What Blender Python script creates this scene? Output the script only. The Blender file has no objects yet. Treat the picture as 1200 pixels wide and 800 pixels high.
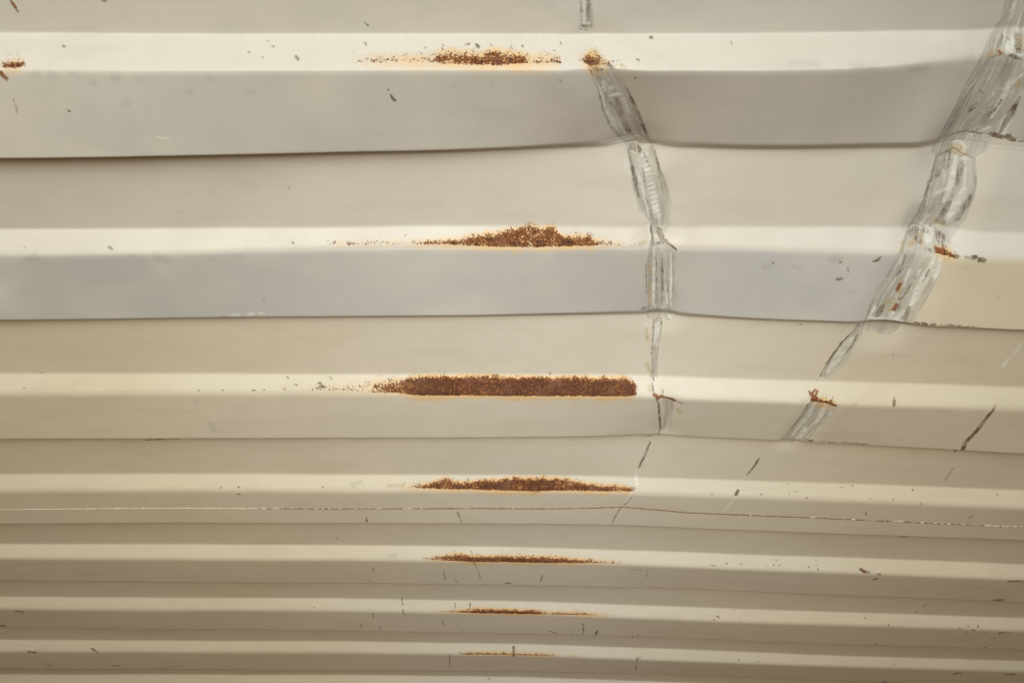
import bpy, math, random
import numpy as np

# ---------------------------------------------------------------- camera, world, lights, exposure
SC = bpy.context.scene
CAM_Z, PITCH_UP = 1.70, 0.7988          # hand-held, looking up at the underside of the roof
cam_data = bpy.data.cameras.new('camera'); cam = bpy.data.objects.new('camera', cam_data)
SC.collection.objects.link(cam); SC.camera = cam
cam.location = (0, 0, CAM_Z); cam.rotation_euler = (math.pi / 2 + PITCH_UP, 0, 0)
cam_data.sensor_width = 36.0; cam_data.lens = 36.0 * 870 / 1200; cam_data.clip_start = 0.01; cam_data.clip_end = 100
world = bpy.data.worlds.new('World'); SC.world = world; world.use_nodes = True
bg = world.node_tree.nodes['Background']
bg.inputs['Color'].default_value = (1.0, 0.45, 0.08, 1); bg.inputs['Strength'].default_value = 0.10
def area(name, loc, target, sx, sy, power, color):
    l = bpy.data.lights.new(name, 'AREA'); l.shape = 'RECTANGLE'; l.size = sx; l.size_y = sy
    l.energy = power; l.color = color
    o = bpy.data.objects.new(name, l); SC.collection.objects.link(o); o.location = loc
    d = [target[i] - loc[i] for i in range(3)]
    yaw = math.atan2(-d[0], d[1]) ; el = math.atan2(d[2], math.hypot(d[0], d[1]))
    o.rotation_euler = (math.pi / 2 + el, 0, yaw)
    return o
# cool daylight from the open doors behind the camera, warm light off the walls and the timber floor
area('doorway_daylight', (0, -1.6, 1.0), (0, 0.8, 2.3), 2.0, 1.6, 47.7, (0.75, 0.87, 1.0))
area('side_bounce', (-0.8, -1.1, 0.8), (0.3, 1.2, 2.3), 1.2, 1.2, 33.0, (1.0, 0.98, 0.76))
area('added_pool_light', (0, -0.2, 1.5), (0.1, 1.2, 2.33), 0.3, 0.3, 1.24, (0.99, 1.0, 0.97)).data.spread = math.radians(70)  # added lamp without a known source, makes the brighter pool in the middle
SC.view_settings.view_transform = 'Standard'; SC.view_settings.look = 'None'
SC.view_settings.exposure = 0.05; SC.view_settings.gamma = 1.0
SC.render.engine = 'CYCLES'

# ---- tables
DENT_X0, DENT_DX = -1.5, 0.02
DENT_S = [-0.91858, 0.0, 0.02828, 0.11558, 0.13794, 0.22964, 0.25793, 0.34523, 0.36759, 0.45929, 0.48757, 0.57487, 0.59723, 0.68893, 0.71722, 0.80452, 0.82688, 0.91858, 0.94686, 1.03416, 1.05652, 1.14822, 1.17651, 1.26381, 1.28617, 1.37787, 1.40615, 1.49345, 1.51581, 1.60751, 3.12333]
DENT = [
[47.0,47.0,47.0,47.0,47.0,47.0,47.0,47.0,47.0,47.0,47.0,47.0,47.0,47.0,47.0,47.0,47.0,47.0,47.0,47.0,47.0,47.0,47.0,47.0,47.0,47.0,47.0,47.0,47.0,47.0,47.0,47.0,47.0,47.0,47.0,47.0,47.0,47.0,47.0,47.0,47.0,47.0,47.0,47.0,47.0,47.0,47.0,47.0,47.0,47.0,47.0,47.0,47,47.0,46.5,46.5,46.5,46.5,46.0,46.0,46,46.0,45.5,45.5,45.5,45.5,45.5,45.0,45.0,45.0,45.0,45.0,45.0,45.0,45.0,45.0,45.0,45.0,45.0,45.0,45.5,46.0,46.0,46.5,47.0,47.0,47.5,48.0,48.0,48.5,49.0,49.0,50,51,52,53,53.5,54.0,54.5,55.0,55.0,55.0,55.0,55.0,55.0,55.0,55.0,55.0,55.0,55.0,55.0,55.0,55.0,55.0,55.0,55.0,55.0,55.0,55.0,55.0,55.0,55.0,55.0,55.0,55.0,55.0,55.0,55.0,55.0,55.0,55.0,55.0,55.0,55.0,55.0,55.0,55.0,55.0,55.0,55.0,55.0,55.0,55.0,55.0,55.0,55.0,55.0,55.0,55.0,55.0,55.0],
[47.0,47.0,47.0,47.0,47.0,47.0,47.0,47.0,47.0,47.0,47.0,47.0,47.0,47.0,47.0,47.0,47.0,47.0,47.0,47.0,47.0,47.0,47.0,47.0,47.0,47.0,47.0,47.0,47.0,47.0,47.0,47.0,47.0,47.0,47.0,47.0,47.0,47.0,47.0,47.0,47.0,47.0,47.0,47.0,47.0,47.0,47.0,47.0,47.0,47.0,47.0,47.0,47,47.0,46.5,46.5,46.5,46.5,46.0,46.0,46,46.0,45.5,45.5,45.5,45.5,45.5,45.0,45.0,45.0,45.0,45.0,45.0,45.0,45.0,45.0,45.0,45.0,45.0,45.0,45.5,46.0,46.0,46.5,47.0,47.0,47.5,48.0,48.0,48.5,49.0,49.0,50,51,52,53,53.5,54.0,54.5,55.0,55.0,55.0,55.0,55.0,55.0,55.0,55.0,55.0,55.0,55.0,55.0,55.0,55.0,55.0,55.0,55.0,55.0,55.0,55.0,55.0,55.0,55.0,55.0,55.0,55.0,55.0,55.0,55.0,55.0,55.0,55.0,55.0,55.0,55.0,55.0,55.0,55.0,55.0,55.0,55.0,55.0,55.0,55.0,55.0,55.0,55.0,55.0,55.0,55.0,55.0,55.0],
[32.5,32.5,32.5,32.5,32.5,32.5,32.5,32.5,32.5,32.5,32.5,32.5,32.5,32.5,32.5,32.5,32.5,32.5,32.5,32.5,32.5,32.5,32.5,32.5,32.5,32.5,32.5,32.5,32.5,32.5,32.5,32.5,32.5,32.5,32.5,32.5,32.5,32.5,32.5,32.5,32.5,32.5,32.5,32.5,32.5,32.5,32.5,32.5,32.5,32.5,32.5,32.5,32.5,32.5,32.5,32.5,32.5,32.5,32.5,32.5,32.5,32.5,32.5,32.5,32.5,32.5,32.5,32.5,32.5,32.5,32.5,32.5,32.5,32.5,32.5,32.5,32.5,32.5,32.5,32.5,32.5,32.5,32.5,32.5,32.5,32.5,32.5,32.5,33,33.5,34.0,35.0,37.5,40.5,45.5,51.5,55.5,59.0,59.0,57.5,56.5,56.5,56.5,56.5,56.5,56.5,56.5,56.5,56.5,56.5,56.5,56.5,56.5,56.5,56.5,56.5,56.5,56.5,56.5,56.5,56.5,56.5,56.5,56.5,56.5,56.5,56.5,56.5,56.5,56.5,56.5,56.5,56.5,56.5,56.5,56.5,56.5,56.5,56.5,56.5,56.5,56.5,56.5,56.5,56.5,56.5,56.5,56.5,56.5,56.5,56.5],
[23.5,23.5,23.5,23.5,23.5,23.5,23.5,23.5,23.5,23.5,23.5,23.5,23.5,23.5,23.5,23.5,23.5,23.5,23.5,23.5,23.5,23.5,23.5,23.5,23.5,23.5,23.5,23.5,23.5,23.5,23.5,23.5,23.5,23.5,23.5,23.5,23.5,23.5,23.5,23.5,23.5,23.5,23.5,23.5,23.5,23.5,23.5,23.5,23.5,23.5,23.5,24.0,24.5,25.0,25.5,26.0,27,28.0,28.5,29.5,30.0,31.0,31.5,32.5,33.0,34,35.0,35.5,36.5,37.0,38.0,39,40.5,42.0,43.5,45.0,48.0,50.5,53.5,57.5,61.5,66.0,65.0,61.0,57.0,55.0,53.0,52.0,51.5,51.0,50.5,51.5,52.5,53.5,54.5,55.5,57.5,60.5,67,70.5,67.5,63.0,61.0,61.0,61.0,61.0,61.0,61.0,61.0,61.0,61.0,61.0,61.0,61.0,61.0,61.0,61.0,61.0,61.0,61.0,61.0,61.0,61.0,61.0,61.0,61.0,61.0,61.0,61.0,61.0,61.0,61.0,61.0,61.0,61.0,61.0,61.0,61.0,61.0,61.0,61.0,61.0,61.0,61.0,61.0,61.0,61.0,61.0,61.0,61.0,61.0],
[25.0,25.0,25.0,25.0,25.0,25.0,25.0,25.0,25.0,25.0,25.0,25.0,25.0,25.0,25.0,25.0,25.0,25.0,25.0,25.0,25.0,25.0,25.0,25.0,25.0,25.0,25.0,25.0,25.0,25.0,25.0,25.0,25.0,25.0,25.0,25.0,25.0,25.0,25.0,25.0,25.0,25.0,25.0,25.0,25.0,25.0,25.0,25.0,25.0,25.0,25.5,25.5,26.0,26.0,26.5,27.0,27.5,27.5,28.0,28.5,29,29.5,30.0,30.5,30.5,31.0,32.0,32.5,33.0,34,34.5,35.5,36.0,37.0,37.5,38.5,39.5,41,42.5,44.5,46.5,49.0,48.0,46.5,44.5,43.5,42.5,41.5,41.5,41.0,41.0,41.5,42,42.5,43,43.5,44.5,46.0,48.5,49.5,47.0,43.5,41.0,41.0,40.5,40.5,40.5,40.5,40.5,40.5,40.5,40.5,40.5,40.5,40.5,40.5,40.5,40.5,40.5,40.5,40.5,40.5,40.5,40.5,40.5,40.5,40.5,40.5,40.5,40.5,40.5,40.5,40.5,40.5,40.5,40.5,40.5,40.5,40.5,40.5,40.5,40.5,40.5,40.5,40.5,40.5,40.5,40.5,40.5,40.5,40.5],
[26.5,26.5,26.5,26.5,26.5,26.5,26.5,26.5,26.5,26.5,26.5,26.5,26.5,26.5,26.5,26.5,26.5,26.5,26.5,26.5,26.5,26.5,26.5,26.5,26.5,26.5,26.5,26.5,26.5,26.5,26.5,26.5,26.5,26.5,26.5,26.5,26.5,26.5,26.5,26.5,26.5,26.5,26.5,26.5,26.5,26.5,26.5,27.0,27.0,27,27.0,27.0,27.0,27.5,27.5,27.5,27.5,27.5,27.5,28.0,28.0,28,28.0,28.0,28.0,28.5,28.5,29.5,30.0,31.0,31.5,31.5,31.5,31.5,31.5,31.5,31.5,31.5,31.5,31.5,31.5,31.5,31.5,31.5,31.5,31.5,31.5,31.5,31.5,31.5,31.5,31.5,31.5,31.5,31.5,31.5,31.5,31.5,30.0,28.0,26.0,23.5,21.5,20.5,20.5,20.5,20.5,20.5,20.5,20.5,20.5,20.5,20.5,20.5,20.5,20.5,20.5,20.5,20.5,20.5,20.5,20.5,20.5,20.5,20.5,20.5,20.5,20.5,20.5,20.5,20.5,20.5,20.5,20.5,20.5,20.5,20.5,20.5,20.5,20.5,20.5,20.5,20.5,20.5,20.5,20.5,20.5,20.5,20.5,20.5,20.5],
[25.5,25.5,25.5,25.5,25.5,25.5,25.5,25.5,25.5,25.5,25.5,25.5,25.5,25.5,25.5,25.5,25.5,25.5,25.5,25.5,25.5,25.5,25.5,25.5,25.5,25.5,25.5,25.5,25.5,25.5,25.5,25.5,25.5,25.5,25.5,25.5,25.5,25.5,25.5,25.5,25.5,25.5,25.5,25.5,25.5,25.5,25.5,25.5,25.5,25.5,26.0,26.0,26,26.5,27.0,27.5,28.0,28.5,29.0,30.0,30.5,31,31.5,32.5,33,33.5,34.5,35,35.5,36.5,37,37.0,37.5,37.5,37.5,38.0,38.0,38.0,38.5,38.5,38.5,38.5,38.5,38.5,38.5,38.5,38.0,37.0,36.5,36.0,35.0,34.5,34.0,33.0,32.5,31.5,30.0,28.5,27.0,26.0,24.0,22.5,21.0,19.0,18.5,18.5,18.5,18.5,18.5,18.5,18.5,18.5,18.5,18.5,18.5,18.5,18.5,18.5,18.5,18.5,18.5,18.5,18.5,18.5,18.5,18.5,18.5,18.5,18.5,18.5,18.5,18.5,18.5,18.5,18.5,18.5,18.5,18.5,18.5,18.5,18.5,18.5,18.5,18.5,18.5,18.5,18.5,18.5,18.5,18.5,18.5],
[11.5,11.5,11.5,11.5,11.5,11.5,11.5,11.5,11.5,11.5,11.5,11.5,11.5,11.5,11.5,11.5,11.5,11.5,11.5,11.5,11.5,11.5,11.5,11.5,11.5,11.5,11.5,11.5,11.5,11.5,11.5,11.5,11.5,11.5,11.5,11.5,11.5,11.5,11.5,11.5,11.5,11.5,11.5,11.5,11.5,11.5,12.0,12.5,12.5,13.0,13.5,14.0,14.5,15,15.5,16.0,16.0,16.5,16.5,17,17.5,17.5,18.0,18.0,18.5,19.0,19.0,19.5,19.5,20,20.5,20.5,21.0,21.0,21.5,22.0,22.5,23.5,24,25.0,25.5,27.0,29.0,29.5,29.5,26.5,23.5,20.5,18.0,16.5,14.5,13.5,12.5,11.5,11.0,10.0,9,8,7,5.0,2.5,1,-0.5,-2,-3.5,-5.0,-5.0,-5.0,-5.0,-5.0,-5.0,-5.0,-5.0,-5.0,-5.0,-5.0,-5.0,-5.0,-5.0,-5.0,-5.0,-5.0,-5.0,-5.0,-5.0,-5.0,-5.0,-5.0,-5.0,-5.0,-5.0,-5.0,-5.0,-5.0,-5.0,-5.0,-5.0,-5.0,-5.0,-5.0,-5.0,-5.0,-5.0,-5.0,-5.0,-5.0,-5.0,-5.0,-5.0,-5.0,-5.0],
[6.5,6.5,6.5,6.5,6.5,6.5,6.5,6.5,6.5,6.5,6.5,6.5,6.5,6.5,6.5,6.5,6.5,6.5,6.5,6.5,6.5,6.5,6.5,6.5,6.5,6.5,6.5,6.5,6.5,6.5,6.5,6.5,6.5,6.5,6.5,6.5,6.5,6.5,6.5,6.5,6.5,6.5,6.5,6.5,6.5,6.5,6.5,7,7.0,7.5,7.5,8.0,8,8.0,8.5,8.5,8.5,9.0,9,9.0,9.0,9.5,9.5,9.5,10.0,10.0,10.0,10.0,10.5,10.5,10.5,11.0,11,11.0,11.5,11.5,12.0,12.0,12.5,13.0,13.5,14,14.5,14.5,14.5,12.0,10,8.0,6.5,5.0,4.0,3.0,2.0,1.0,0.5,-0.5,-1.5,-2.5,-3.0,-4.5,-6.5,-7.5,-8.5,-10.0,-11.0,-12.5,-13,-13.5,-14.0,-14.0,-14.0,-14.0,-14.0,-14.0,-14.0,-14.0,-14.0,-14.0,-14.0,-14.0,-14.0,-14.0,-14.0,-14.0,-14.0,-14.0,-14.0,-14.0,-14.0,-14.0,-14.0,-14.0,-14.0,-14.0,-14.0,-14.0,-14.0,-14.0,-14.0,-14.0,-14.0,-14.0,-14.0,-14.0,-14.0,-14.0,-14.0,-14.0,-14.0,-14.0,-14.0],
[2.0,2.0,2.0,2.0,2.0,2.0,2.0,2.0,2.0,2.0,2.0,2.0,2.0,2.0,2.0,2.0,2.0,2.0,2.0,2.0,2.0,2.0,2.0,2.0,2.0,2.0,2.0,2.0,2.0,2.0,2.0,2.0,2.0,2.0,2.0,2.0,2.0,2.0,2.0,2.0,2.0,2.0,2.0,1.5,1.5,1.5,1.5,1.5,1.5,1.5,1.5,1.5,1.5,1.5,1.5,1.5,1.5,1.5,1.0,1.0,1.0,1.0,1.0,1.0,1,1,1,1,1,1,1,1,1,1,1,1,1,1,1,1,1,1.0,0.5,0.0,-1.0,-2.0,-3.5,-4.5,-5.0,-6,-7.0,-7.5,-8.5,-9.5,-10.0,-11,-12.0,-12.5,-13.5,-14.5,-15.0,-16.0,-16.5,-18.0,-19.0,-20,-21.0,-22.0,-22.5,-22.5,-22.5,-22.5,-22.5,-22.5,-22.5,-22.5,-22.5,-22.5,-22.5,-22.5,-22.5,-22.5,-22.5,-22.5,-22.5,-22.5,-22.5,-22.5,-22.5,-22.5,-22.5,-22.5,-22.5,-22.5,-22.5,-22.5,-22.5,-22.5,-22.5,-22.5,-22.5,-22.5,-22.5,-22.5,-22.5,-22.5,-22.5,-22.5,-22.5,-22.5,-22.5],
[3.5,3.5,3.5,3.5,3.5,3.5,3.5,3.5,3.5,3.5,3.5,3.5,3.5,3.5,3.5,3.5,3.5,3.5,3.5,3.5,3.5,3.5,3.5,3.5,3.5,3.5,3.5,3.5,3.5,3.5,3.5,3.5,3.5,3.5,3.5,3.5,3.5,3.5,3.5,3.5,3.5,3.5,3.5,3.5,3.5,3.5,3.5,3.5,4.0,4.0,4.0,4.0,4.0,4.0,4,4,4,4.0,4.0,4.0,4.0,4.0,4.0,4.5,4.5,4.0,4,4.0,4.0,3.5,3.5,3.5,3.0,3.0,3,3.0,2.5,2.5,2.5,2.5,2.0,2.0,1.5,1,0.0,-2.0,-4.0,-4.5,-5.5,-6.5,-7.0,-8,-9.0,-9.5,-10.5,-11.5,-12.0,-13.0,-14,-15.0,-16.0,-16.5,-17.5,-18.5,-19.5,-20.5,-21.0,-22,-22.5,-22.5,-22.5,-22.5,-22.5,-22.5,-22.5,-22.5,-22.5,-22.5,-22.5,-22.5,-22.5,-22.5,-22.5,-22.5,-22.5,-22.5,-22.5,-22.5,-22.5,-22.5,-22.5,-22.5,-22.5,-22.5,-22.5,-22.5,-22.5,-22.5,-22.5,-22.5,-22.5,-22.5,-22.5,-22.5,-22.5,-22.5,-22.5,-22.5,-22.5,-22.5,-22.5],
[-1.5,-1.5,-1.5,-1.5,-1.5,-1.5,-1.5,-1.5,-1.5,-1.5,-1.5,-1.5,-1.5,-1.5,-1.5,-1.5,-1.5,-1.5,-1.5,-1.5,-1.5,-1.5,-1.5,-1.5,-1.5,-1.5,-1.5,-1.5,-1.5,-1.5,-1.5,-1.5,-1.5,-1.5,-1.5,-1.5,-1.5,-1.5,-1.5,-1.5,-1.5,-1.5,-1.5,-1.5,-1.5,-1.5,-1.5,-1.5,-1.5,-1.5,-1.5,-1.5,-1.5,-1.5,-1.5,-1.5,-1.5,-1.5,-1.0,-1.0,-0.5,0,0.5,1.0,1,1.0,1.5,1.5,2.0,2,2.0,2.5,2.5,2.5,3.0,3.0,3.5,3.5,4.0,4.0,4.5,5.0,6.0,7.5,8.5,9.5,7.5,5,4.0,2.5,1.5,0.5,-0.5,-2,-3.0,-4.5,-6.0,-7.0,-8.5,-10.0,-11.5,-13.0,-14.5,-16,-17.5,-19.0,-20.5,-22.0,-24.0,-25.5,-26,-26,-26,-26,-26,-26,-26,-26,-26,-26,-26,-26,-26,-26,-26,-26,-26,-26,-26,-26,-26,-26,-26,-26,-26,-26,-26,-26,-26,-26,-26,-26,-26,-26,-26,-26,-26,-26,-26,-26,-26],
[-3.0,-3.0,-3.0,-3.0,-3.0,-3.0,-3.0,-3.0,-3.0,-3.0,-3.0,-3.0,-3.0,-3.0,-3.0,-3.0,-3.0,-3.0,-3.0,-3.0,-3.0,-3.0,-3.0,-3.0,-3.0,-3.0,-3.0,-3.0,-3.0,-3.0,-3.0,-3.0,-3.0,-3.0,-3.0,-3.0,-3.0,-3.0,-3.0,-3.0,-3.0,-3.5,-3.5,-3.5,-3.5,-3.5,-3.5,-3.5,-3.5,-3.5,-3.5,-3.5,-3.5,-3.5,-3.5,-3.5,-3.5,-4.0,-3.5,-3.5,-3.5,-3.0,-3,-3.0,-3.0,-3.0,-2.5,-2.5,-2.5,-2.5,-2.5,-2.5,-2.5,-2.5,-2.5,-2.0,-2.0,-2,-2.0,-2.0,-2.0,-1.5,-1.0,-0.5,-0.5,-0.5,-1.5,-3.0,-4.0,-5.0,-6.0,-7.0,-8,-9,-10.0,-11.0,-12.0,-13.0,-14.0,-15.5,-16.5,-18.0,-19,-20.5,-21.5,-23.0,-24.0,-25.5,-26.5,-28.0,-28.5,-29.0,-29.5,-29.5,-29.5,-29.5,-29.5,-29.5,-29.5,-29.5,-29.5,-29.5,-29.5,-29.5,-29.5,-29.5,-29.5,-29.5,-29.5,-29.5,-29.5,-29.5,-29.5,-29.5,-29.5,-29.5,-29.5,-29.5,-29.5,-29.5,-29.5,-29.5,-29.5,-29.5,-29.5,-29.5,-29.5,-29.5,-29.5,-29.5,-29.5],
[-5,-5,-5,-5,-5,-5,-5,-5,-5,-5,-5,-5,-5,-5,-5,-5,-5,-5,-5,-5,-5,-5,-5,-5,-5,-5,-5,-5,-5,-5,-5,-5,-5,-5,-5,-5,-5,-5,-5,-5.0,-5.0,-5.0,-5.5,-5.5,-5.5,-5.5,-5.5,-5.5,-5.5,-5.5,-5.5,-6.0,-6.0,-6.0,-6,-6,-6.0,-6.0,-6.0,-6.5,-6.5,-6.5,-6.5,-6.5,-6.5,-6.5,-7.0,-7.0,-7.0,-7,-7.0,-7.0,-7.5,-7.5,-7.5,-7.5,-7.5,-7.5,-7.5,-8.0,-8.0,-8,-8.5,-9,-9.5,-10.5,-11.0,-11.5,-12.0,-13.0,-13.5,-14.5,-15.5,-16.0,-17.0,-17.5,-18.5,-19.5,-20,-21.0,-21.5,-22.5,-23.5,-24.5,-25.5,-26.5,-27.5,-28.5,-29.5,-30.5,-31.5,-32.5,-33.5,-33.5,-33.5,-33.5,-33.5,-33.5,-33.5,-33.5,-33.5,-33.5,-33.5,-33.5,-33.5,-33.5,-33.5,-33.5,-33.5,-33.5,-33.5,-33.5,-33.5,-33.5,-33.5,-33.5,-33.5,-33.5,-33.5,-33.5,-33.5,-33.5,-33.5,-33.5,-33.5,-33.5,-33.5,-33.5,-33.5,-33.5,-33.5],
[-1.5,-1.5,-1.5,-1.5,-1.5,-1.5,-1.5,-1.5,-1.5,-1.5,-1.5,-1.5,-1.5,-1.5,-1.5,-1.5,-1.5,-1.5,-1.5,-1.5,-1.5,-1.5,-1.5,-1.5,-1.5,-1.5,-1.5,-1.5,-1.5,-1.5,-1.5,-1.5,-1.5,-1.5,-1.5,-1.5,-1.5,-1.5,-1.5,-1.5,-1.5,-1.5,-1.5,-1.5,-1.5,-1.5,-2.0,-2.0,-2.0,-2,-2,-2.0,-2.0,-2.0,-2.5,-2.5,-2.5,-2.5,-2.5,-2.5,-2.5,-2.5,-3.0,-3.0,-3.0,-3.0,-3.0,-3,-3,-3,-3.0,-3.0,-3.0,-3.0,-3.0,-3.5,-3.5,-3.5,-3.5,-3.5,-3.5,-3.5,-4.0,-4.5,-5.0,-5.5,-6.5,-7.0,-7.5,-8.5,-9.5,-10.5,-11.0,-12.0,-13,-14.0,-15.0,-15.5,-16.5,-17.5,-18.5,-19.5,-20.5,-21.5,-23.0,-24,-25.0,-26.5,-27.5,-28.5,-29.5,-31.0,-32,-32.0,-32.0,-32.0,-32.0,-32.0,-32.0,-32.0,-32.0,-32.0,-32.0,-32.0,-32.0,-32.0,-32.0,-32.0,-32.0,-32.0,-32.0,-32.0,-32.0,-32.0,-32.0,-32.0,-32.0,-32.0,-32.0,-32.0,-32.0,-32.0,-32.0,-32.0,-32.0,-32.0,-32.0,-32.0,-32.0,-32.0,-32.0],
[-2.0,-2.0,-2.0,-2.0,-2.0,-2.0,-2.0,-2.0,-2.0,-2.0,-2.0,-2.0,-2.0,-2.0,-2.0,-2.0,-2.0,-2.0,-2.0,-2.0,-2.0,-2.0,-2.0,-2.0,-2.0,-2.0,-2.0,-2.0,-2.0,-2.0,-2.0,-2.0,-2.0,-2.0,-2.0,-2.0,-2.0,-2.0,-2.0,-2.0,-2.0,-2,-2,-2,-2,-2.0,-2.0,-2.0,-2.0,-2.0,-2.0,-2.0,-2.5,-2.5,-2.5,-2.5,-2.5,-2.5,-2.5,-2.5,-2.5,-2.5,-2.5,-2.5,-2.5,-3.0,-3.0,-3.0,-3,-3.0,-3.0,-3.0,-3.5,-3.5,-3.5,-3.5,-3.5,-3.5,-3.5,-4.0,-4.0,-4.0,-4,-4.5,-5.0,-6,-7.0,-7.5,-8.5,-9.5,-10.5,-11.5,-12.5,-13.0,-14.0,-15.0,-16.0,-17.0,-18.0,-19.0,-20.0,-21,-22,-23.0,-23.5,-24.5,-25.5,-26.5,-27.0,-28,-29.0,-29.5,-30.5,-31.5,-32.5,-32.5,-32.5,-32.5,-32.5,-32.5,-32.5,-32.5,-32.5,-32.5,-32.5,-32.5,-32.5,-32.5,-32.5,-32.5,-32.5,-32.5,-32.5,-32.5,-32.5,-32.5,-32.5,-32.5,-32.5,-32.5,-32.5,-32.5,-32.5,-32.5,-32.5,-32.5,-32.5,-32.5,-32.5,-32.5,-32.5],
[0.5,0.5,0.5,0.5,0.5,0.5,0.5,0.5,0.5,0.5,0.5,0.5,0.5,0.5,0.5,0.5,0.5,0.5,0.5,0.5,0.5,0.5,0.5,0.5,0.5,0.5,0.5,0.5,0.5,0.5,0.5,0.5,0.5,0.0,0.0,0.0,0.0,0.0,0.0,0,0,0.0,0.0,0.0,0.0,0.0,-0.5,-0.5,-0.5,-0.5,-0.5,-0.5,-0.5,-0.5,-0.5,-0.5,-0.5,-0.5,-1.0,-1.0,-1.0,-1,-1.0,-1.5,-1.5,-1.5,-2.0,-2,-2.0,-2.5,-2.5,-2.5,-3.0,-3.0,-3.0,-3.5,-3.5,-4,-4.5,-4.5,-5,-5.5,-5.5,-6.0,-6.5,-7.5,-8.0,-9.0,-9.5,-10.0,-11.0,-12,-13.0,-14.0,-14.5,-15.5,-16.5,-17.5,-18.5,-19.5,-20.0,-21.0,-22,-23.0,-23.5,-24.5,-25.5,-26.5,-27.0,-28.0,-29.0,-30.0,-30.5,-31.5,-32.5,-33,-33.5,-34.0,-34,-34,-34,-34,-34,-34,-34,-34,-34,-34,-34,-34,-34,-34,-34,-34,-34,-34,-34,-34,-34,-34,-34,-34,-34,-34,-34,-34,-34,-34,-34,-34,-34],
[2.5,2.5,2.5,2.5,2.5,2.5,2.5,2.5,2.5,2.5,2.5,2.5,2.5,2.5,2.5,2.5,2.5,2.5,2.5,2.5,2.5,2.5,2.5,2.5,2.5,2.5,2.5,2.5,2.5,2.5,2.5,2.5,2.5,2.5,2.0,2.0,2.0,2,2,2.0,2.0,2.0,1.5,1.5,1.5,1.5,1.5,1.5,1.5,1.5,1.5,1.0,1.0,1.0,1.0,1,1,1.0,1.0,1.0,0.5,0.5,0.5,0,0.0,-0.5,-1.0,-1.0,-1.5,-1.5,-2.0,-2.0,-2.5,-2.5,-3,-3.5,-4.0,-4.5,-5,-5.5,-6.0,-6.5,-7.0,-8.0,-8.5,-9.0,-9.5,-10,-10.5,-11.0,-12.0,-12.5,-13.5,-14.5,-15.0,-16.0,-17.0,-18.0,-18.5,-19.5,-20.5,-21.0,-22,-23.0,-23.5,-24.5,-25.5,-26.5,-27.5,-28.0,-29.0,-30.0,-31.0,-31.5,-32.5,-33.5,-34.5,-35.5,-35.5,-35.5,-35.5,-35.5,-35.5,-35.5,-35.5,-35.5,-35.5,-35.5,-35.5,-35.5,-35.5,-35.5,-35.5,-35.5,-35.5,-35.5,-35.5,-35.5,-35.5,-35.5,-35.5,-35.5,-35.5,-35.5,-35.5,-35.5,-35.5,-35.5,-35.5,-35.5,-35.5],
[5.0,5.0,5.0,5.0,5.0,5.0,5.0,5.0,5.0,5.0,5.0,5.0,5.0,5.0,5.0,5.0,5.0,5.0,5.0,5.0,5.0,5.0,5.0,5.0,5.0,5.0,5.0,5.0,5.0,5.0,5.0,5.0,5.0,5,5,5.0,5.0,5.0,5.0,4.5,4.5,4.5,4.5,4.5,4.5,4.5,4.5,4.5,4.0,4.0,4.0,4.0,4,4.0,4.0,4.0,4.0,3.5,3.5,3.5,3.5,3.5,3.0,3,3.0,2.5,2.5,2.0,2.0,1.5,1.5,1.0,1,1.0,0.5,0.5,0.0,-0.5,-1,-1.5,-2.0,-2.5,-2.5,-3.5,-4.0,-5,-5.5,-6.5,-7.5,-8,-9.0,-10.0,-10.5,-11.5,-12.5,-13.5,-14.0,-15.0,-16.0,-17.0,-17.5,-18.5,-19.5,-20.5,-21.5,-22.0,-23.0,-24.0,-25,-26,-27.0,-28.0,-29.0,-29.5,-30.5,-31.5,-32.5,-33.5,-33.5,-33.5,-33.5,-33.5,-33.5,-33.5,-33.5,-33.5,-33.5,-33.5,-33.5,-33.5,-33.5,-33.5,-33.5,-33.5,-33.5,-33.5,-33.5,-33.5,-33.5,-33.5,-33.5,-33.5,-33.5,-33.5,-33.5,-33.5,-33.5,-33.5,-33.5,-33.5,-33.5],
[11,11,11,11,11,11,11,11,11,11,11,11,11,11,11,11,11,11,11,11,11,11,11,11,11,11,11,11,11,11,11,11.0,11.0,10.5,10.5,10.5,10.5,10.0,10.0,10,10.0,10.0,9.5,9.5,9.5,9.5,9.5,9.0,9,9.0,9.0,8.5,8.5,8.5,8.5,8.5,8.0,8.0,8,8.0,7.5,7.5,7.5,7.0,7.0,6.5,6.5,6.0,6,6.0,5.5,5.5,5.0,5,4.5,4.5,4.0,3.5,3.0,3.0,2.5,2,1.5,1.0,0.5,0.0,0.0,-0.5,-1.0,-1.5,-2.0,-3.0,-4.0,-5.0,-6.0,-6.5,-7.5,-8.5,-9.5,-10.5,-11.5,-12.5,-13.5,-14.5,-15.5,-16.5,-17.5,-18.0,-19,-20.0,-20.5,-21.5,-22.5,-23.5,-24.0,-25,-26.0,-26.5,-27.5,-28.5,-29.0,-29.0,-29.0,-29.0,-29.0,-29.0,-29.0,-29.0,-29.0,-29.0,-29.0,-29.0,-29.0,-29.0,-29.0,-29.0,-29.0,-29.0,-29.0,-29.0,-29.0,-29.0,-29.0,-29.0,-29.0,-29.0,-29.0,-29.0,-29.0,-29.0,-29.0],
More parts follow.
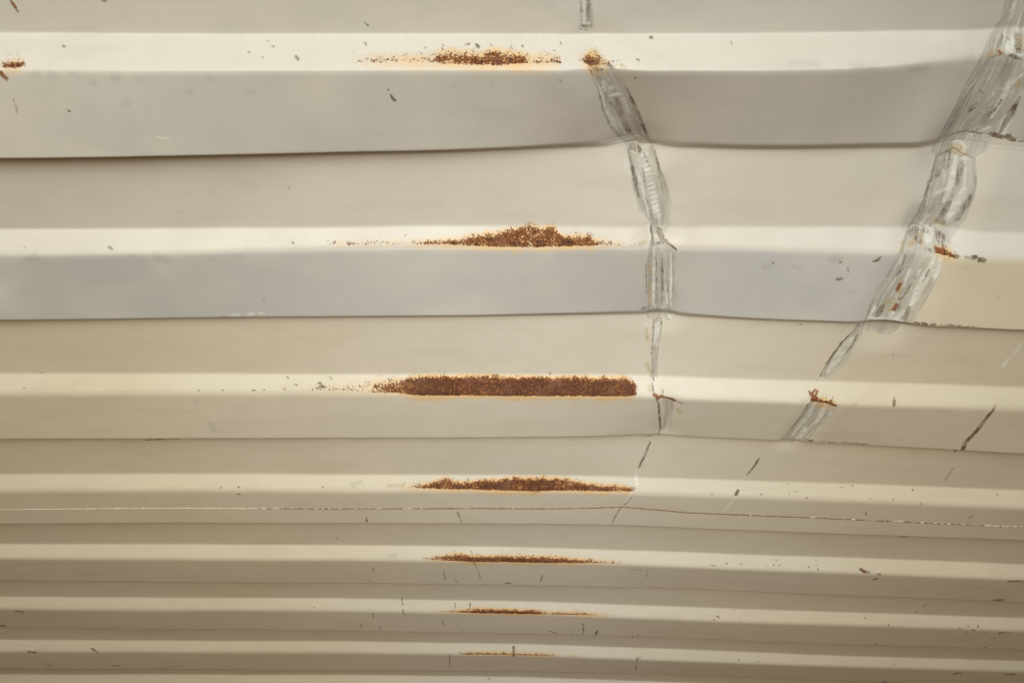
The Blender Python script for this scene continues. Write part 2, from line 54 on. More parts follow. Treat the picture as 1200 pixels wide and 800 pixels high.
[12.5,12.5,12.5,12.5,12.5,12.5,12.5,12.5,12.5,12.5,12.5,12.5,12.5,12.5,12.5,12.5,12.5,12.5,12.5,12.5,12.5,12.5,12.5,12.5,12.5,12.5,12.5,12.5,12.0,12.0,12.0,12.0,12,12.0,12.0,12.0,11.5,11.5,11.5,11.5,11.5,11.5,11.0,11.0,11,11,11.0,11.0,10.5,10.5,10.5,10.5,10.5,10.5,10.0,10.0,10.0,10,10.0,10.0,9.5,9.5,9.0,9.0,8.5,8.5,8,8.0,7.5,7.0,7,6.5,6.5,6.0,6.0,5.5,5.0,4.5,4,3.5,3,2.5,2.0,1.5,1.0,0.5,0.0,-1.0,-1.5,-2.0,-2.5,-3.0,-4,-5,-6.0,-7.0,-7.5,-8.5,-9.5,-10.5,-11.5,-12.0,-13.0,-14,-15.0,-16.0,-16.5,-17.5,-18.5,-19.0,-20.0,-20.5,-21.5,-22.5,-23.0,-24.0,-24.5,-25.5,-26.5,-27.0,-27.5,-28,-28.5,-28.5,-28.5,-28.5,-28.5,-28.5,-28.5,-28.5,-28.5,-28.5,-28.5,-28.5,-28.5,-28.5,-28.5,-28.5,-28.5,-28.5,-28.5,-28.5,-28.5,-28.5,-28.5,-28.5,-28.5,-28.5,-28.5,-28.5,-28.5],
[13.5,13.5,13.5,13.5,13.5,13.5,13.5,13.5,13.5,13.5,13.5,13.5,13.5,13.5,13.5,13.5,13.5,13.5,13.5,13.5,13.5,13.5,13.5,13.5,13.5,13.5,13.5,13.5,13.5,13.5,13.5,13.5,13.5,13.0,13.0,13.0,13,13,13.0,13.0,13.0,13.0,12.5,12.5,12.5,12.5,12.5,12.5,12.5,12.5,12.5,12.0,12.0,12.0,12.0,12,12,12.0,12.0,12.0,11.5,11.0,11.0,10.5,10.0,10.0,9.5,9.5,9.0,8.5,8.5,8,7.5,7.5,7,6.5,6.0,5.5,5.0,4.0,3.5,3.0,2.5,1.5,1,0.5,0.0,-1.0,-1.5,-2.0,-3.0,-3.5,-4.5,-5.0,-6,-7.0,-7.5,-8.5,-9.5,-10.0,-11,-12.0,-12.5,-13.5,-14.5,-15.5,-16.0,-17.0,-17.5,-18.5,-19.0,-20.0,-20.5,-21.5,-22.0,-23.0,-23.5,-24.5,-25.0,-26.0,-26.5,-27.5,-28,-28.5,-28.5,-28.5,-28.5,-28.5,-28.5,-28.5,-28.5,-28.5,-28.5,-28.5,-28.5,-28.5,-28.5,-28.5,-28.5,-28.5,-28.5,-28.5,-28.5,-28.5,-28.5,-28.5,-28.5,-28.5,-28.5,-28.5,-28.5],
[18,18,18,18,18,18,18,18,18,18,18,18,18,18,18,18,18,18,18,18,18,18,18,18,18,18,18,18.0,18.0,18.0,18.0,17.5,17.5,17.5,17.5,17.5,17.5,17.5,17.5,17.5,17.0,17.0,17.0,17.0,17,17,17.0,17.0,17.0,17.0,16.5,16.5,16.5,16.5,16.5,16.5,16.5,16.5,16.5,16.0,16.0,15.5,15.5,15,14.5,14.5,14,13.5,13.5,13.0,13.0,12.5,12.0,12.0,11.5,11.0,10.5,10.0,9,8.5,7.5,7.0,6.0,5.5,4.5,4.0,3.0,2.5,1.5,1,0.5,-0.5,-1.0,-2,-3.0,-3.5,-4.5,-5.0,-6.0,-6.5,-7.5,-8.5,-9.0,-10.0,-10.5,-11.5,-12.0,-13,-14.0,-14.5,-15.5,-16.0,-17.0,-17.5,-18.5,-19.0,-20,-21.0,-21.5,-22.5,-23.0,-24.0,-24.5,-25,-25,-25,-25,-25,-25,-25,-25,-25,-25,-25,-25,-25,-25,-25,-25,-25,-25,-25,-25,-25,-25,-25,-25,-25,-25,-25,-25],
[23.5,23.5,23.5,23.5,23.5,23.5,23.5,23.5,23.5,23.5,23.5,23.5,23.5,23.5,23.5,23.5,23.5,23.5,23.5,23.5,23.5,23.5,23.5,23.5,23.5,23.0,23,23.0,22.5,22.5,22.5,22.0,22.0,22.0,22.0,21.5,21.5,21.5,21.0,21,21.0,20.5,20.5,20.5,20.0,20.0,20.0,20.0,19.5,19.5,19.5,19.0,19,19.0,18.5,18.5,18.5,18.0,18.0,18.0,17.5,17.0,17.0,16.5,16.5,16.0,15.5,15.5,15,14.5,14.5,14.0,14.0,13.5,13.0,13.0,12.5,12.0,11.5,11.0,10.5,10.0,9.5,9.0,8.5,8.0,7.5,7.0,6.0,5.5,5.0,4.5,4.0,3.0,2.0,1.5,0.5,-0.5,-1.5,-2.5,-3.5,-4.0,-5.0,-6.0,-7,-8.0,-9.0,-10.0,-10.5,-11.5,-12.0,-13.0,-13.5,-14.5,-15,-15.5,-16.5,-17.0,-18.0,-18.5,-19.5,-20,-20.5,-21.5,-22.0,-22.5,-22.5,-22.5,-22.5,-22.5,-22.5,-22.5,-22.5,-22.5,-22.5,-22.5,-22.5,-22.5,-22.5,-22.5,-22.5,-22.5,-22.5,-22.5,-22.5,-22.5,-22.5,-22.5,-22.5,-22.5,-22.5],
[24.0,24.0,24.0,24.0,24.0,24.0,24.0,24.0,24.0,24.0,24.0,24.0,24.0,24.0,24.0,24.0,24.0,24.0,24.0,24.0,24.0,24.0,24.0,23.5,23.5,23.5,23.5,23.5,23.5,23.0,23.0,23,23.0,23.0,22.5,22.5,22.5,22.5,22.5,22.0,22.0,22,22.0,22.0,21.5,21.5,21.5,21.5,21.5,21.0,21.0,21,21.0,21.0,20.5,20.5,20.5,20.5,20.0,20.0,19.5,19.0,19.0,18.5,18.5,18,17.5,17.5,17.0,17.0,16.5,16.0,16.0,15.5,15.5,15,14.5,14.0,13.5,12.5,12.0,11.5,11.0,10.5,10.0,9.5,9.0,8.5,7.5,7.0,6.5,6,5.5,4.5,3.5,3.0,2.0,1.0,0,-1.0,-2.0,-2.5,-3.5,-4.5,-5.5,-6.5,-7.5,-8.0,-9.0,-10,-11.0,-11.5,-12.0,-13.0,-13.5,-14.0,-15.0,-15.5,-16.0,-17.0,-17.5,-18.0,-19.0,-19.5,-20.0,-20.5,-21.0,-21.0,-21.5,-21.5,-21.5,-21.5,-21.5,-21.5,-21.5,-21.5,-21.5,-21.5,-21.5,-21.5,-21.5,-21.5,-21.5,-21.5,-21.5,-21.5,-21.5,-21.5,-21.5,-21.5,-21.5],
[24.5,24.5,24.5,24.5,24.5,24.5,24.5,24.5,24.5,24.5,24.5,24.5,24.5,24.5,24.5,24.5,24.5,24.5,24.5,24.5,24.5,24.5,24.5,24.0,24.0,24.0,24.0,24,24,24.0,24.0,24.0,24.0,23.5,23.5,23.5,23.5,23.5,23.5,23.5,23.5,23.5,23.5,23.0,23.0,23.0,23.0,23,23,23.0,23.0,23.0,23.0,22.5,22.5,22.5,22.5,22.5,22.0,22.0,21.5,21.5,21,20.5,20.5,20.0,20.0,19.5,19.0,19.0,18.5,18.5,18,17.5,17.5,17.0,16.5,16.0,15.0,14.5,14,13.5,13.0,12.0,11.5,11,10.5,10.0,9.0,8.5,8,7.5,6.5,6.0,5.0,4.0,3.5,2.5,1.5,0.5,-0.5,-1.0,-2.0,-3.0,-4,-5.0,-6.0,-6.5,-7.5,-8.5,-9.5,-10.0,-10.5,-11.5,-12,-12.5,-13.0,-14.0,-14.5,-15,-15.5,-16.0,-17.0,-17.5,-18,-18.5,-19.0,-20.0,-20.0,-20.0,-20.0,-20.0,-20.0,-20.0,-20.0,-20.0,-20.0,-20.0,-20.0,-20.0,-20.0,-20.0,-20.0,-20.0,-20.0,-20.0,-20.0,-20.0,-20.0,-20.0,-20.0],
[27.5,27.5,27.5,27.5,27.5,27.5,27.5,27.5,27.5,27.5,27.5,27.5,27.5,27.5,27.5,27.5,27.5,27.5,27.5,27.5,27.5,27.5,27.5,27.5,27.5,27.5,27.5,27.5,27.5,27.5,27.5,27.0,27.0,27.0,27.0,27,27,27.0,27.0,27.0,27.0,26.5,26.5,26.5,26.5,26.5,26.5,26.5,26.5,26.5,26.5,26.0,26.0,26.0,26.0,26,26,26.0,25.5,25.5,25,24.5,24.5,24.0,24.0,23.5,23.0,23.0,22.5,22.5,22,21.5,21.5,21.0,21.0,20.5,20.0,19.0,18.5,18.0,17.5,16.5,16,15.5,14.5,14,13.5,12.5,12.0,11.5,11.0,10.0,9.5,9.0,8.0,7.5,6.5,6.0,5.0,4.5,3.5,3.0,2.0,1.5,0.5,0.0,-1.0,-1.5,-2.5,-3.0,-4,-4.5,-5.0,-6.0,-6.5,-7,-7.5,-8.0,-9.0,-9.5,-10,-10.5,-11.0,-12.0,-12.5,-13,-13.5,-14.0,-14.5,-14.5,-14.5,-14.5,-14.5,-14.5,-14.5,-14.5,-14.5,-14.5,-14.5,-14.5,-14.5,-14.5,-14.5,-14.5,-14.5,-14.5,-14.5,-14.5,-14.5,-14.5,-14.5],
[27.5,27.5,27.5,27.5,27.5,27.5,27.5,27.5,27.5,27.5,27.5,27.5,27.5,27.5,27.5,27.5,27.5,27.5,27.5,27.5,27.5,27.5,27.5,27.0,27.0,27,27.0,27.0,26.5,26.5,26.5,26.5,26.5,26.0,26.0,26,26,26.0,26.0,25.5,25.5,25.5,25.5,25.5,25.0,25.0,25,25.0,25.0,24.5,24.5,24.5,24.5,24.5,24.0,24.0,24,24.0,24.0,23.5,23.5,23.5,23.5,23.5,23.0,23.0,23,23.0,23.0,22.5,22.5,22.5,22.5,22.5,22.0,22.0,21.5,21.5,21.0,20.5,20.0,19.5,19.5,19,18.5,18.0,18.0,17.5,17,16.5,16.0,16.0,15.5,15,14.5,13.5,13.0,12.0,11.5,10.5,9.5,9.0,8.0,7.5,6.5,5.5,5.0,4.0,3.5,2.5,2.0,1,0.0,-0.5,-1.0,-2.0,-2.5,-3.0,-4.0,-4.5,-5.5,-6,-6.5,-7.5,-8.0,-8.5,-9.5,-10.0,-11.0,-11.5,-12.0,-12.0,-12.0,-12.0,-12.0,-12.0,-12.0,-12.0,-12.0,-12.0,-12.0,-12.0,-12.0,-12.0,-12.0,-12.0,-12.0,-12.0,-12.0,-12.0,-12.0],
[32.5,32.5,32.5,32.5,32.5,32.5,32.5,32.5,32.5,32.5,32.5,32.5,32.5,32.5,32.5,32.5,32.5,32.5,32.5,32.5,32.0,32.0,32,32,32.0,32.0,32.0,31.5,31.5,31.5,31.5,31.5,31.5,31.0,31.0,31.0,31,31.0,31.0,31.0,30.5,30.5,30.5,30.5,30.5,30.5,30.5,30.0,30.0,30.0,30,30.0,30.0,30.0,29.5,29.5,29.5,29.5,29.0,29,29.0,29.0,28.5,28.5,28.5,28.0,28,28.0,27.5,27.5,27.5,27.5,27.0,27,27.0,26.5,26.0,25.5,25.0,24.5,24.0,23.5,23.5,23.0,22.5,22.0,21.5,21.0,20.5,20.0,19.5,19.0,18.5,18.0,17.5,16.5,15.5,15.0,14,13.0,12.5,11.5,10.5,10.0,9,8.0,7.5,6.5,5.5,5.0,4,3.0,2.5,1.5,0.5,0,-0.5,-1.5,-2,-2.5,-3.5,-4.0,-5.0,-5.5,-6.0,-7.0,-7.5,-8.0,-9.0,-9.5,-10.0,-10.5,-11.0,-11.0,-11.0,-11.0,-11.0,-11.0,-11.0,-11.0,-11.0,-11.0,-11.0,-11.0,-11.0,-11.0,-11.0,-11.0,-11.0,-11.0,-11.0],
[37.0,37.0,37.0,37.0,37.0,37.0,37.0,37.0,37.0,37.0,37.0,37.0,37.0,37.0,37.0,37.0,37.0,37,37,37.0,37.0,37.0,37.0,36.5,36.5,36.5,36.5,36.5,36.5,36.5,36.5,36.5,36.5,36.0,36.0,36.0,36.0,36,36,36.0,36.0,36.0,36.0,35.5,35.5,35.5,35.5,35.5,35.5,35.5,35.5,35.5,35.5,35.0,35.0,35.0,35,35.0,34.5,34.5,34.0,34,34.0,33.5,33.5,33.0,33,33.0,32.5,32.5,32.5,32.0,32.0,31.5,31.5,31.5,30.5,30.0,29.5,29.0,28.5,27.5,27.0,26.5,26,25.5,25.0,24.0,23.5,23,22.5,22.0,21.5,20.5,20.0,19.5,18.5,17.5,16.5,16.0,15,14.0,13.0,12.5,11.5,10.5,9.5,9.0,8.0,7,6.0,5.0,4.5,3.5,2.5,2.0,1.5,0.5,0.0,-1.0,-1.5,-2.0,-3.0,-3.5,-4.0,-5.0,-5.5,-6.5,-7,-7.5,-8.5,-9,-9.5,-10.5,-10.5,-10.5,-10.5,-10.5,-10.5,-10.5,-10.5,-10.5,-10.5,-10.5,-10.5,-10.5,-10.5,-10.5,-10.5,-10.5,-10.5],
[37.0,37.0,37.0,37.0,37.0,37.0,37.0,37.0,37.0,37.0,37.0,37.0,37.0,37.0,37.0,37.0,37.0,37,37,37.0,37.0,37.0,37.0,36.5,36.5,36.5,36.5,36.5,36.5,36.5,36.5,36.5,36.5,36.0,36.0,36.0,36.0,36,36,36.0,36.0,36.0,36.0,35.5,35.5,35.5,35.5,35.5,35.5,35.5,35.5,35.5,35.5,35.0,35.0,35.0,35,35.0,34.5,34.5,34.0,34,34.0,33.5,33.5,33.0,33,33.0,32.5,32.5,32.5,32.0,32.0,31.5,31.5,31.5,30.5,30.0,29.5,29.0,28.5,27.5,27.0,26.5,26,25.5,25.0,24.0,23.5,23,22.5,22.0,21.5,20.5,20.0,19.5,18.5,17.5,16.5,16.0,15,14.0,13.0,12.5,11.5,10.5,9.5,9.0,8.0,7,6.0,5.0,4.5,3.5,2.5,2.0,1.5,0.5,0.0,-1.0,-1.5,-2.0,-3.0,-3.5,-4.0,-5.0,-5.5,-6.5,-7,-7.5,-8.5,-9,-9.5,-10.5,-10.5,-10.5,-10.5,-10.5,-10.5,-10.5,-10.5,-10.5,-10.5,-10.5,-10.5,-10.5,-10.5,-10.5,-10.5,-10.5,-10.5]]
# painted-on damage, placed in roof coordinates: (half width in mm, [(x, s), ...]) in metres
DARK = [
(1.73, [(0.0692, -0.0301), (0.0705, -0.0118)]),
(1.3, [(0.0651, -0.0087), (0.0685, -0.0063), (0.0731, -0.0079)]),
(0.57, [(0.063, -0.0294), (0.065, -0.011)]),
(3.81, [(0.0768, 0.0256), (0.0816, 0.0293)]),
(1.7, [(0.084, 0.0243), (0.0934, 0.0283)]),
(0.73, [(0.0713, 0.027), (0.0808, 0.0455), (0.09, 0.0766), (0.1006, 0.0997), (0.1134, 0.1155)]),
(2.29, [(0.1091, 0.0502), (0.1199, 0.0716), (0.1314, 0.0952), (0.1392, 0.1105)]),
(3.12, [(0.1012, 0.0645), (0.1072, 0.0776), (0.1128, 0.0926)]),
(2.31, [(0.114, 0.0949), (0.1216, 0.1108)]),
(1.33, [(0.0958, 0.0684), (0.0998, 0.0729)]),
(1.34, [(0.1026, 0.0752), (0.1073, 0.0843)]),
(3.31, [(0.1279, 0.1424), (0.1345, 0.146)]),
(1.91, [(0.1236, 0.1452), (0.13, 0.1656), (0.1394, 0.1964)]),
(1.44, [(0.1514, 0.1447), (0.1573, 0.165), (0.1662, 0.1939)]),
(1.43, [(0.1412, 0.1496), (0.147, 0.1616)]),
(1.71, [(0.1469, 0.1963), (0.1531, 0.2102), (0.1569, 0.2193)]),
(0.8, [(0.141, 0.1655), (0.1459, 0.1865)]),
(0.65, [(0.1567, 0.2265), (0.1562, 0.233)]),
(1.49, [(0.1562, 0.2319), (0.1601, 0.2582)]),
(3.46, [(0.1649, 0.2341), (0.1691, 0.2466), (0.1714, 0.2546)]),
(1.98, [(0.161, 0.257), (0.1741, 0.2511)]),
(1.5, [(0.1712, 0.2511), (0.1853, 0.2602)]),
(1.52, [(0.1641, 0.2691), (0.1692, 0.3035), (0.1723, 0.3373)]),
(1.53, [(0.1709, 0.269), (0.1769, 0.3093), (0.1796, 0.3395)]),
(0.84, [(0.1821, 0.2656), (0.188, 0.303), (0.1913, 0.3362)]),
(0.68, [(0.1537, 0.2804), (0.1593, 0.3216)]),
(0.85, [(0.1811, 0.3033), (0.1843, 0.3209)]),
(2.08, [(0.1566, 0.3425), (0.1656, 0.3411)]),
(0.69, [(0.1733, 0.3771), (0.1748, 0.4009), (0.176, 0.4307), (0.1796, 0.4439)]),
(0.78, [(0.1838, 0.3792), (0.1835, 0.3942), (0.1794, 0.4136)]),
(0.92, [(0.1802, 0.469), (0.1824, 0.4848)]),
(0.74, [(0.1809, 0.4466), (0.1823, 0.4667)]),
(1.75, [(0.1861, 0.4901), (0.1914, 0.5045), (0.1974, 0.5361), (0.2024, 0.5611), (0.2012, 0.5755)]),
(1.98, [(0.1911, 0.4842), (0.2026, 0.4919), (0.221, 0.4976)]),
(0.74, [(0.1932, 0.4761), (0.1943, 0.4828)]),
(1.05, [(0.1822, 0.6054), (0.1938, 0.6024), (0.2023, 0.5753)]),
(1.89, [(0.1951, 0.6133), (0.191, 0.6411), (0.1843, 0.6701)]),
(1.16, [(0.1652, 0.7526), (0.1598, 0.7762), (0.1556, 0.8004)]),
(0.7, [(0.1778, 0.7271), (0.1688, 0.7501)]),
(1.79, [(0.4638, 0.0265), (0.4654, 0.0178), (0.4689, 0.0067)]),
(3.62, [(0.4827, 0.0084), (0.4848, 0.0227)]),
(2.05, [(0.459, 0.0318), (0.465, 0.0282), (0.4725, 0.0263), (0.4814, 0.0296), (0.488, 0.0321)]),
(1.54, [(0.4731, 0.0109), (0.4764, 0.0118)]),
(3.41, [(0.4696, 0.0793), (0.4675, 0.084), (0.466, 0.0898)]),
(2.68, [(0.5047, 0.0691), (0.5051, 0.0844), (0.5054, 0.1104)]),
(0.69, [(0.4599, 0.0422), (0.4536, 0.0701), (0.4517, 0.0986), (0.447, 0.1129)]),
(0.69, [(0.4638, 0.064), (0.4713, 0.0688)]),
(1.6, [(0.4906, 0.0753), (0.4886, 0.0931)]),
(2.15, [(0.4582, 0.1201), (0.4751, 0.1137)]),
(1.62, [(0.4807, 0.1154), (0.4911, 0.1161)]),
(3.27, [(0.5006, 0.1141), (0.5087, 0.1158)]),
(3.29, [(0.5136, 0.1138), (0.5209, 0.1191)]),
(2.21, [(0.527, 0.1204), (0.5311, 0.1199)]),
(2.96, [(0.4539, 0.1485), (0.4538, 0.1624), (0.4541, 0.1775)]),
(3.78, [(0.4656, 0.1506), (0.4667, 0.1625)]),
(3.28, [(0.4824, 0.1577), (0.4826, 0.1697), (0.4825, 0.1808)]),
(3.06, [(0.4997, 0.1903), (0.4971, 0.2048), (0.4942, 0.2216)]),
(3.87, [(0.4807, 0.2009), (0.4794, 0.2146), (0.4793, 0.2265)]),
(2.7, [(0.4585, 0.1681), (0.4588, 0.1719)]),
(0.9, [(0.4528, 0.188), (0.4555, 0.2056), (0.4551, 0.2257)]),
(1.62, [(0.45, 0.1765), (0.4512, 0.1919)]),
(0.73, [(0.4956, 0.169), (0.5002, 0.178)]),
(4.39, [(0.4494, 0.2381), (0.4541, 0.2361)]),
(3.29, [(0.4556, 0.2442), (0.4574, 0.2469)]),
(5.0, [(0.4772, 0.2369), (0.4807, 0.2413), (0.4813, 0.2485)]),
(3.33, [(0.4769, 0.2246), (0.4817, 0.2254)]),
(2.77, [(0.4634, 0.2367), (0.4688, 0.2382)]),
(2.21, [(0.4646, 0.2548), (0.4694, 0.2565)]),
(2.22, [(0.471, 0.2308), (0.4746, 0.2334)]),
(1.65, [(0.4422, 0.2615), (0.4425, 0.2768), (0.4358, 0.2981)]),
(1.95, [(0.4612, 0.2832), (0.4594, 0.297), (0.4549, 0.3155)]),
(0.91, [(0.4381, 0.2885), (0.4339, 0.3089)]),
(2.81, [(0.453, 0.3156), (0.4523, 0.331)]),
(3.36, [(0.4338, 0.3274), (0.4318, 0.3386)]),
(2.85, [(0.4639, 0.3271), (0.4636, 0.3404)]),
(1.68, [(0.473, 0.2784), (0.4706, 0.2932)]),
(2.23, [(0.4946, 0.2591), (0.4974, 0.259)]),
(1.97, [(0.5056, 0.2586), (0.5074, 0.2585)]),
(2.82, [(0.5121, 0.2592), (0.5156, 0.2581)]),
(2.83, [(0.5206, 0.2607), (0.5254, 0.2614)]),
(0.93, [(0.4235, 0.3449), (0.4534, 0.3456)]),
(1.62, [(0.4152, 0.3788), (0.4046, 0.3961), (0.3975, 0.4204), (0.3916, 0.4511)]),
(1.73, [(0.421, 0.385), (0.4182, 0.4008), (0.4107, 0.4226)]),
(1.06, [(0.379, 0.4889), (0.3776, 0.5222), (0.3727, 0.5523), (0.3661, 0.5736)]),
(0.82, [(0.3982, 0.5247), (0.3948, 0.5505)]),
(2.92, [(0.6124, 0.4835), (0.6099, 0.5015), (0.6092, 0.5294), (0.6052, 0.5589), (0.6144, 0.6101)]),
(2.08, [(0.4868, 0.477), (0.4868, 0.4823), (0.4867, 0.4898)]),
(1.97, [(0.3528, 0.6382), (0.3494, 0.6567), (0.3426, 0.6777)]),
(2.68, [(0.3329, 0.7066), (0.3295, 0.7141)]),
(0.76, [(0.6257, 0.6451), (0.6255, 0.6726)]),
(1.61, [(-0.4582, -0.0295), (-0.4572, -0.025), (-0.4561, -0.0189)]),
(2.51, [(-0.4753, 0.0322), (-0.4725, 0.0369)]),
(0.87, [(-0.4739, 0.0555), (-0.4742, 0.0637), (-0.4764, 0.073)]),
(0.78, [(-0.4259, 0.0673), (-0.4246, 0.0682)]),
(0.53, [(-0.2295, 0.0049), (-0.2278, 0.0056)]),
(0.74, [(-0.2243, 0.0089), (-0.2226, 0.0096)]),
(0.59, [(-0.246, 0.0137), (-0.2452, 0.0143)]),
(0.59, [(-0.2328, 0.0183), (-0.2312, 0.0183)]),
(1.32, [(-0.201, 0.0183), (-0.1985, 0.0196)]),
(0.65, [(-0.4199, 0.0099), (-0.419, 0.0105)]),
(0.58, [(-0.1364, -0.0103), (-0.1343, -0.0079)]),
(0.63, [(-0.1382, 0.0068), (-0.1356, 0.0088)]),
(1.32, [(0.1297, 0.003), (0.1313, 0.003)]),
(0.59, [(0.2056, 0.0067), (0.2062, 0.0087)]),
(0.58, [(-0.2394, 0.1771), (-0.2394, 0.1813)]),
(0.62, [(-0.3681, 0.2075), (-0.3666, 0.2086)]),
(0.63, [(-0.3737, -0.0297), (-0.3698, -0.0297)]),
(0.91, [(-0.544, 0.2502), (-0.5431, 0.2502)]),
(1.52, [(-0.4499, 0.2496), (-0.4471, 0.2515)]),
(0.8, [(-0.2468, 0.2483), (-0.245, 0.2494)]),
(0.84, [(0.3699, 0.2703), (0.372, 0.2713)]),
(2.15, [(0.3728, 0.292), (0.3774, 0.2908)]),
(0.64, [(0.3807, 0.2762), (0.3836, 0.2844)]),
(1.61, [(0.4063, 0.2681), (0.4116, 0.2668), (0.4142, 0.2617)]),
(0.68, [(0.2957, 0.2732), (0.2978, 0.2742)]),
(0.56, [(-0.2919, 0.3216), (-0.2904, 0.324)]),
(0.72, [(-0.3472, 0.3453), (-0.3391, 0.3455)]),
(0.87, [(-0.4045, 0.4833), (-0.4034, 0.4833)]),
(0.78, [(-0.3736, 0.4833), (-0.3725, 0.4833)]),
(1.0, [(-0.335, 0.4833), (-0.3317, 0.4833)]),
(0.84, [(-0.3207, 0.4821), (-0.3196, 0.4821)]),
(0.83, [(-0.2906, 0.4642), (-0.2884, 0.4654)]),
(0.75, [(-0.2344, 0.4641), (-0.2334, 0.4665)]),
(0.76, [(-0.2797, 0.4749), (-0.2775, 0.4749)]),
(2.27, [(-0.2512, 0.4797), (-0.2445, 0.4773)]),
(1.71, [(-0.2489, 0.4725), (-0.2467, 0.4737)]),
(0.87, [(-0.6301, 0.4795), (-0.629, 0.4795)]),
(0.86, [(-0.6093, 0.4584), (-0.6049, 0.4584)]),
(0.87, [(-0.5166, 0.6114), (-0.4679, 0.6094)]),
(0.71, [(0.4705, 0.4133), (0.472, 0.4146)]),
(0.73, [(0.3483, 0.3723), (0.3496, 0.3736)]),
(1.18, [(-0.4324, 0.7121), (-0.4311, 0.7121)]),
(1.17, [(-0.4057, 0.7106), (-0.4033, 0.712)]),
(0.81, [(-0.3765, 0.7062), (-0.3752, 0.7062)]),
(1.24, [(-0.7446, 0.746), (-0.7433, 0.7459)]),
(0.77, [(-0.5484, 0.734), (-0.5471, 0.734)]),
(0.91, [(-0.4091, 0.7245), (-0.4058, 0.7267)]),
(0.87, [(-0.1915, 0.7326), (-0.1902, 0.7326)]),
(0.77, [(-0.1591, 0.7042), (-0.1578, 0.7028)]),
(1.15, [(-0.226, 0.7885), (-0.2263, 0.8006)]),
(0.82, [(-0.0837, 0.7712), (-0.0785, 0.7998)]),
(1.02, [(0.0279, 0.7252), (0.0354, 0.7191), (0.043, 0.7174)]),
(1.01, [(0.4813, 0.6951), (0.4862, 0.695)]),
(0.92, [(0.4972, 0.6918), (0.4985, 0.6931)]),
(1.14, [(0.5844, 0.6946), (0.5856, 0.6959)]),
(1.12, [(0.5238, 0.7126), (0.5262, 0.7125)]),
(1.22, [(0.5568, 0.7123), (0.558, 0.7108)]),
(1.09, [(0.7049, 0.6971), (0.7062, 0.697)]),
(0.9, [(0.4173, 0.7046), (0.4186, 0.7059)]),
(0.81, [(0.4062, 0.7078), (0.4075, 0.7092)]),
(0.73, [(0.4326, 0.714), (0.434, 0.7155)]),
(0.81, [(0.4033, 0.6925), (0.4046, 0.6938)]),
(0.8, [(0.3654, 0.711), (0.368, 0.7123)]),
(0.88, [(0.2946, 0.7142), (0.2958, 0.7141)]),
(2.27, [(0.6798, 0.7457), (0.6812, 0.7433)]),
(1.15, [(0.7564, 0.7638), (0.7598, 0.7684)]),
(2.37, [(0.6215, 0.8482), (0.6298, 0.8489)]),
(0.76, [(0.5265, 0.7446), (0.5298, 0.751)]),
(0.86, [(0.5967, 0.7177), (0.5991, 0.7176)]),
(1.13, [(0.3814, 0.9372), (0.3828, 0.9371)]),
(1.03, [(0.4389, 0.9269), (0.4417, 0.9284)]),
(1.04, [(0.4447, 0.936), (0.4461, 0.9359)]),
(1.03, [(0.4349, 0.9364), (0.4363, 0.9363)]),
(0.94, [(0.505, 0.9334), (0.5064, 0.9349)]),
(1.05, [(0.5079, 0.941), (0.5094, 0.9426)]),
(0.94, [(0.4924, 0.937), (0.4939, 0.9385)]),
(1.02, [(0.3321, 0.9409), (0.3392, 0.9422)]),
(1.02, [(0.3574, 0.9367), (0.3588, 0.9366)]),
(0.93, [(0.4237, 0.94), (0.4251, 0.9384)]),
(3.26, [(0.5792, 0.9394), (0.5864, 0.9439)]),
(2.45, [(0.5906, 0.9437), (0.5922, 0.9454)]),
(2.46, [(0.6081, 0.9486), (0.6109, 0.9484)]),
(2.48, [(0.6076, 0.9674), (0.6105, 0.9638)]),
(3.54, [(0.8206, 0.9527), (0.8326, 0.9518), (0.8449, 0.9512)]),
(3.69, [(0.8361, 1.0284), (0.8485, 1.0272)]),
(1.47, [(0.7522, 1.1184), (0.7545, 1.1047)]),
(1.49, [(0.7463, 1.1395), (0.7493, 1.1393)]),
(1.12, [(0.3012, 0.9637), (0.304, 0.9634)]),
(0.97, [(0.6114, 0.9122), (0.6136, 0.9148)]),
(1.05, [(0.3836, 1.1649), (0.3884, 1.1683)]),
(1.05, [(0.3774, 1.1725), (0.3807, 1.1744)]),
(1.05, [(0.4233, 1.1686), (0.4264, 1.1666)]),
(1.05, [(0.415, 1.1529), (0.4166, 1.151)]),
(1.22, [(0.6561, 1.1583), (0.6577, 1.1601)]),
(1.24, [(0.7005, 1.1711), (0.7026, 1.1752)]),
(1.42, [(0.8307, 1.175), (0.8343, 1.1772)]),
(1.29, [(0.8456, 1.1684), (0.8488, 1.1701)]),
(1.56, [(0.8565, 1.1784), (0.8621, 1.181)]),
(1.3, [(0.8489, 1.1939), (0.8487, 1.1899)]),
(4.0, [(0.9106, 1.1881), (0.9148, 1.1838)]),
(1.59, [(0.9226, 1.187), (0.9286, 1.1865)]),
(1.61, [(0.9127, 1.2163), (0.9139, 1.2121)]),
(1.78, [(0.9128, 1.2583), (0.919, 1.2577)]),
(1.34, [(0.8483, 1.2556), (0.8498, 1.2555)]),
(1.56, [(0.705, 1.256), (0.7096, 1.2598)]),
(1.32, [(0.8803, 1.1869), (0.8835, 1.1906)]),
(1.3, [(0.8643, 1.1676), (0.866, 1.1712)]),
(3.32, [(0.9217, 1.4327), (0.9243, 1.4224), (0.9365, 1.4263)]),
(3.42, [(1.0245, 1.4236), (1.0413, 1.4222)]),
(3.32, [(0.8157, 1.5625), (0.7988, 1.4869), (0.8078, 1.4916)]),
(1.32, [(0.4696, 1.3962), (0.4715, 1.4002)]),
(1.49, [(0.7505, 1.564), (0.7541, 1.5636)]),
(1.2, [(0.5084, 1.4006), (0.5119, 1.4004)]),
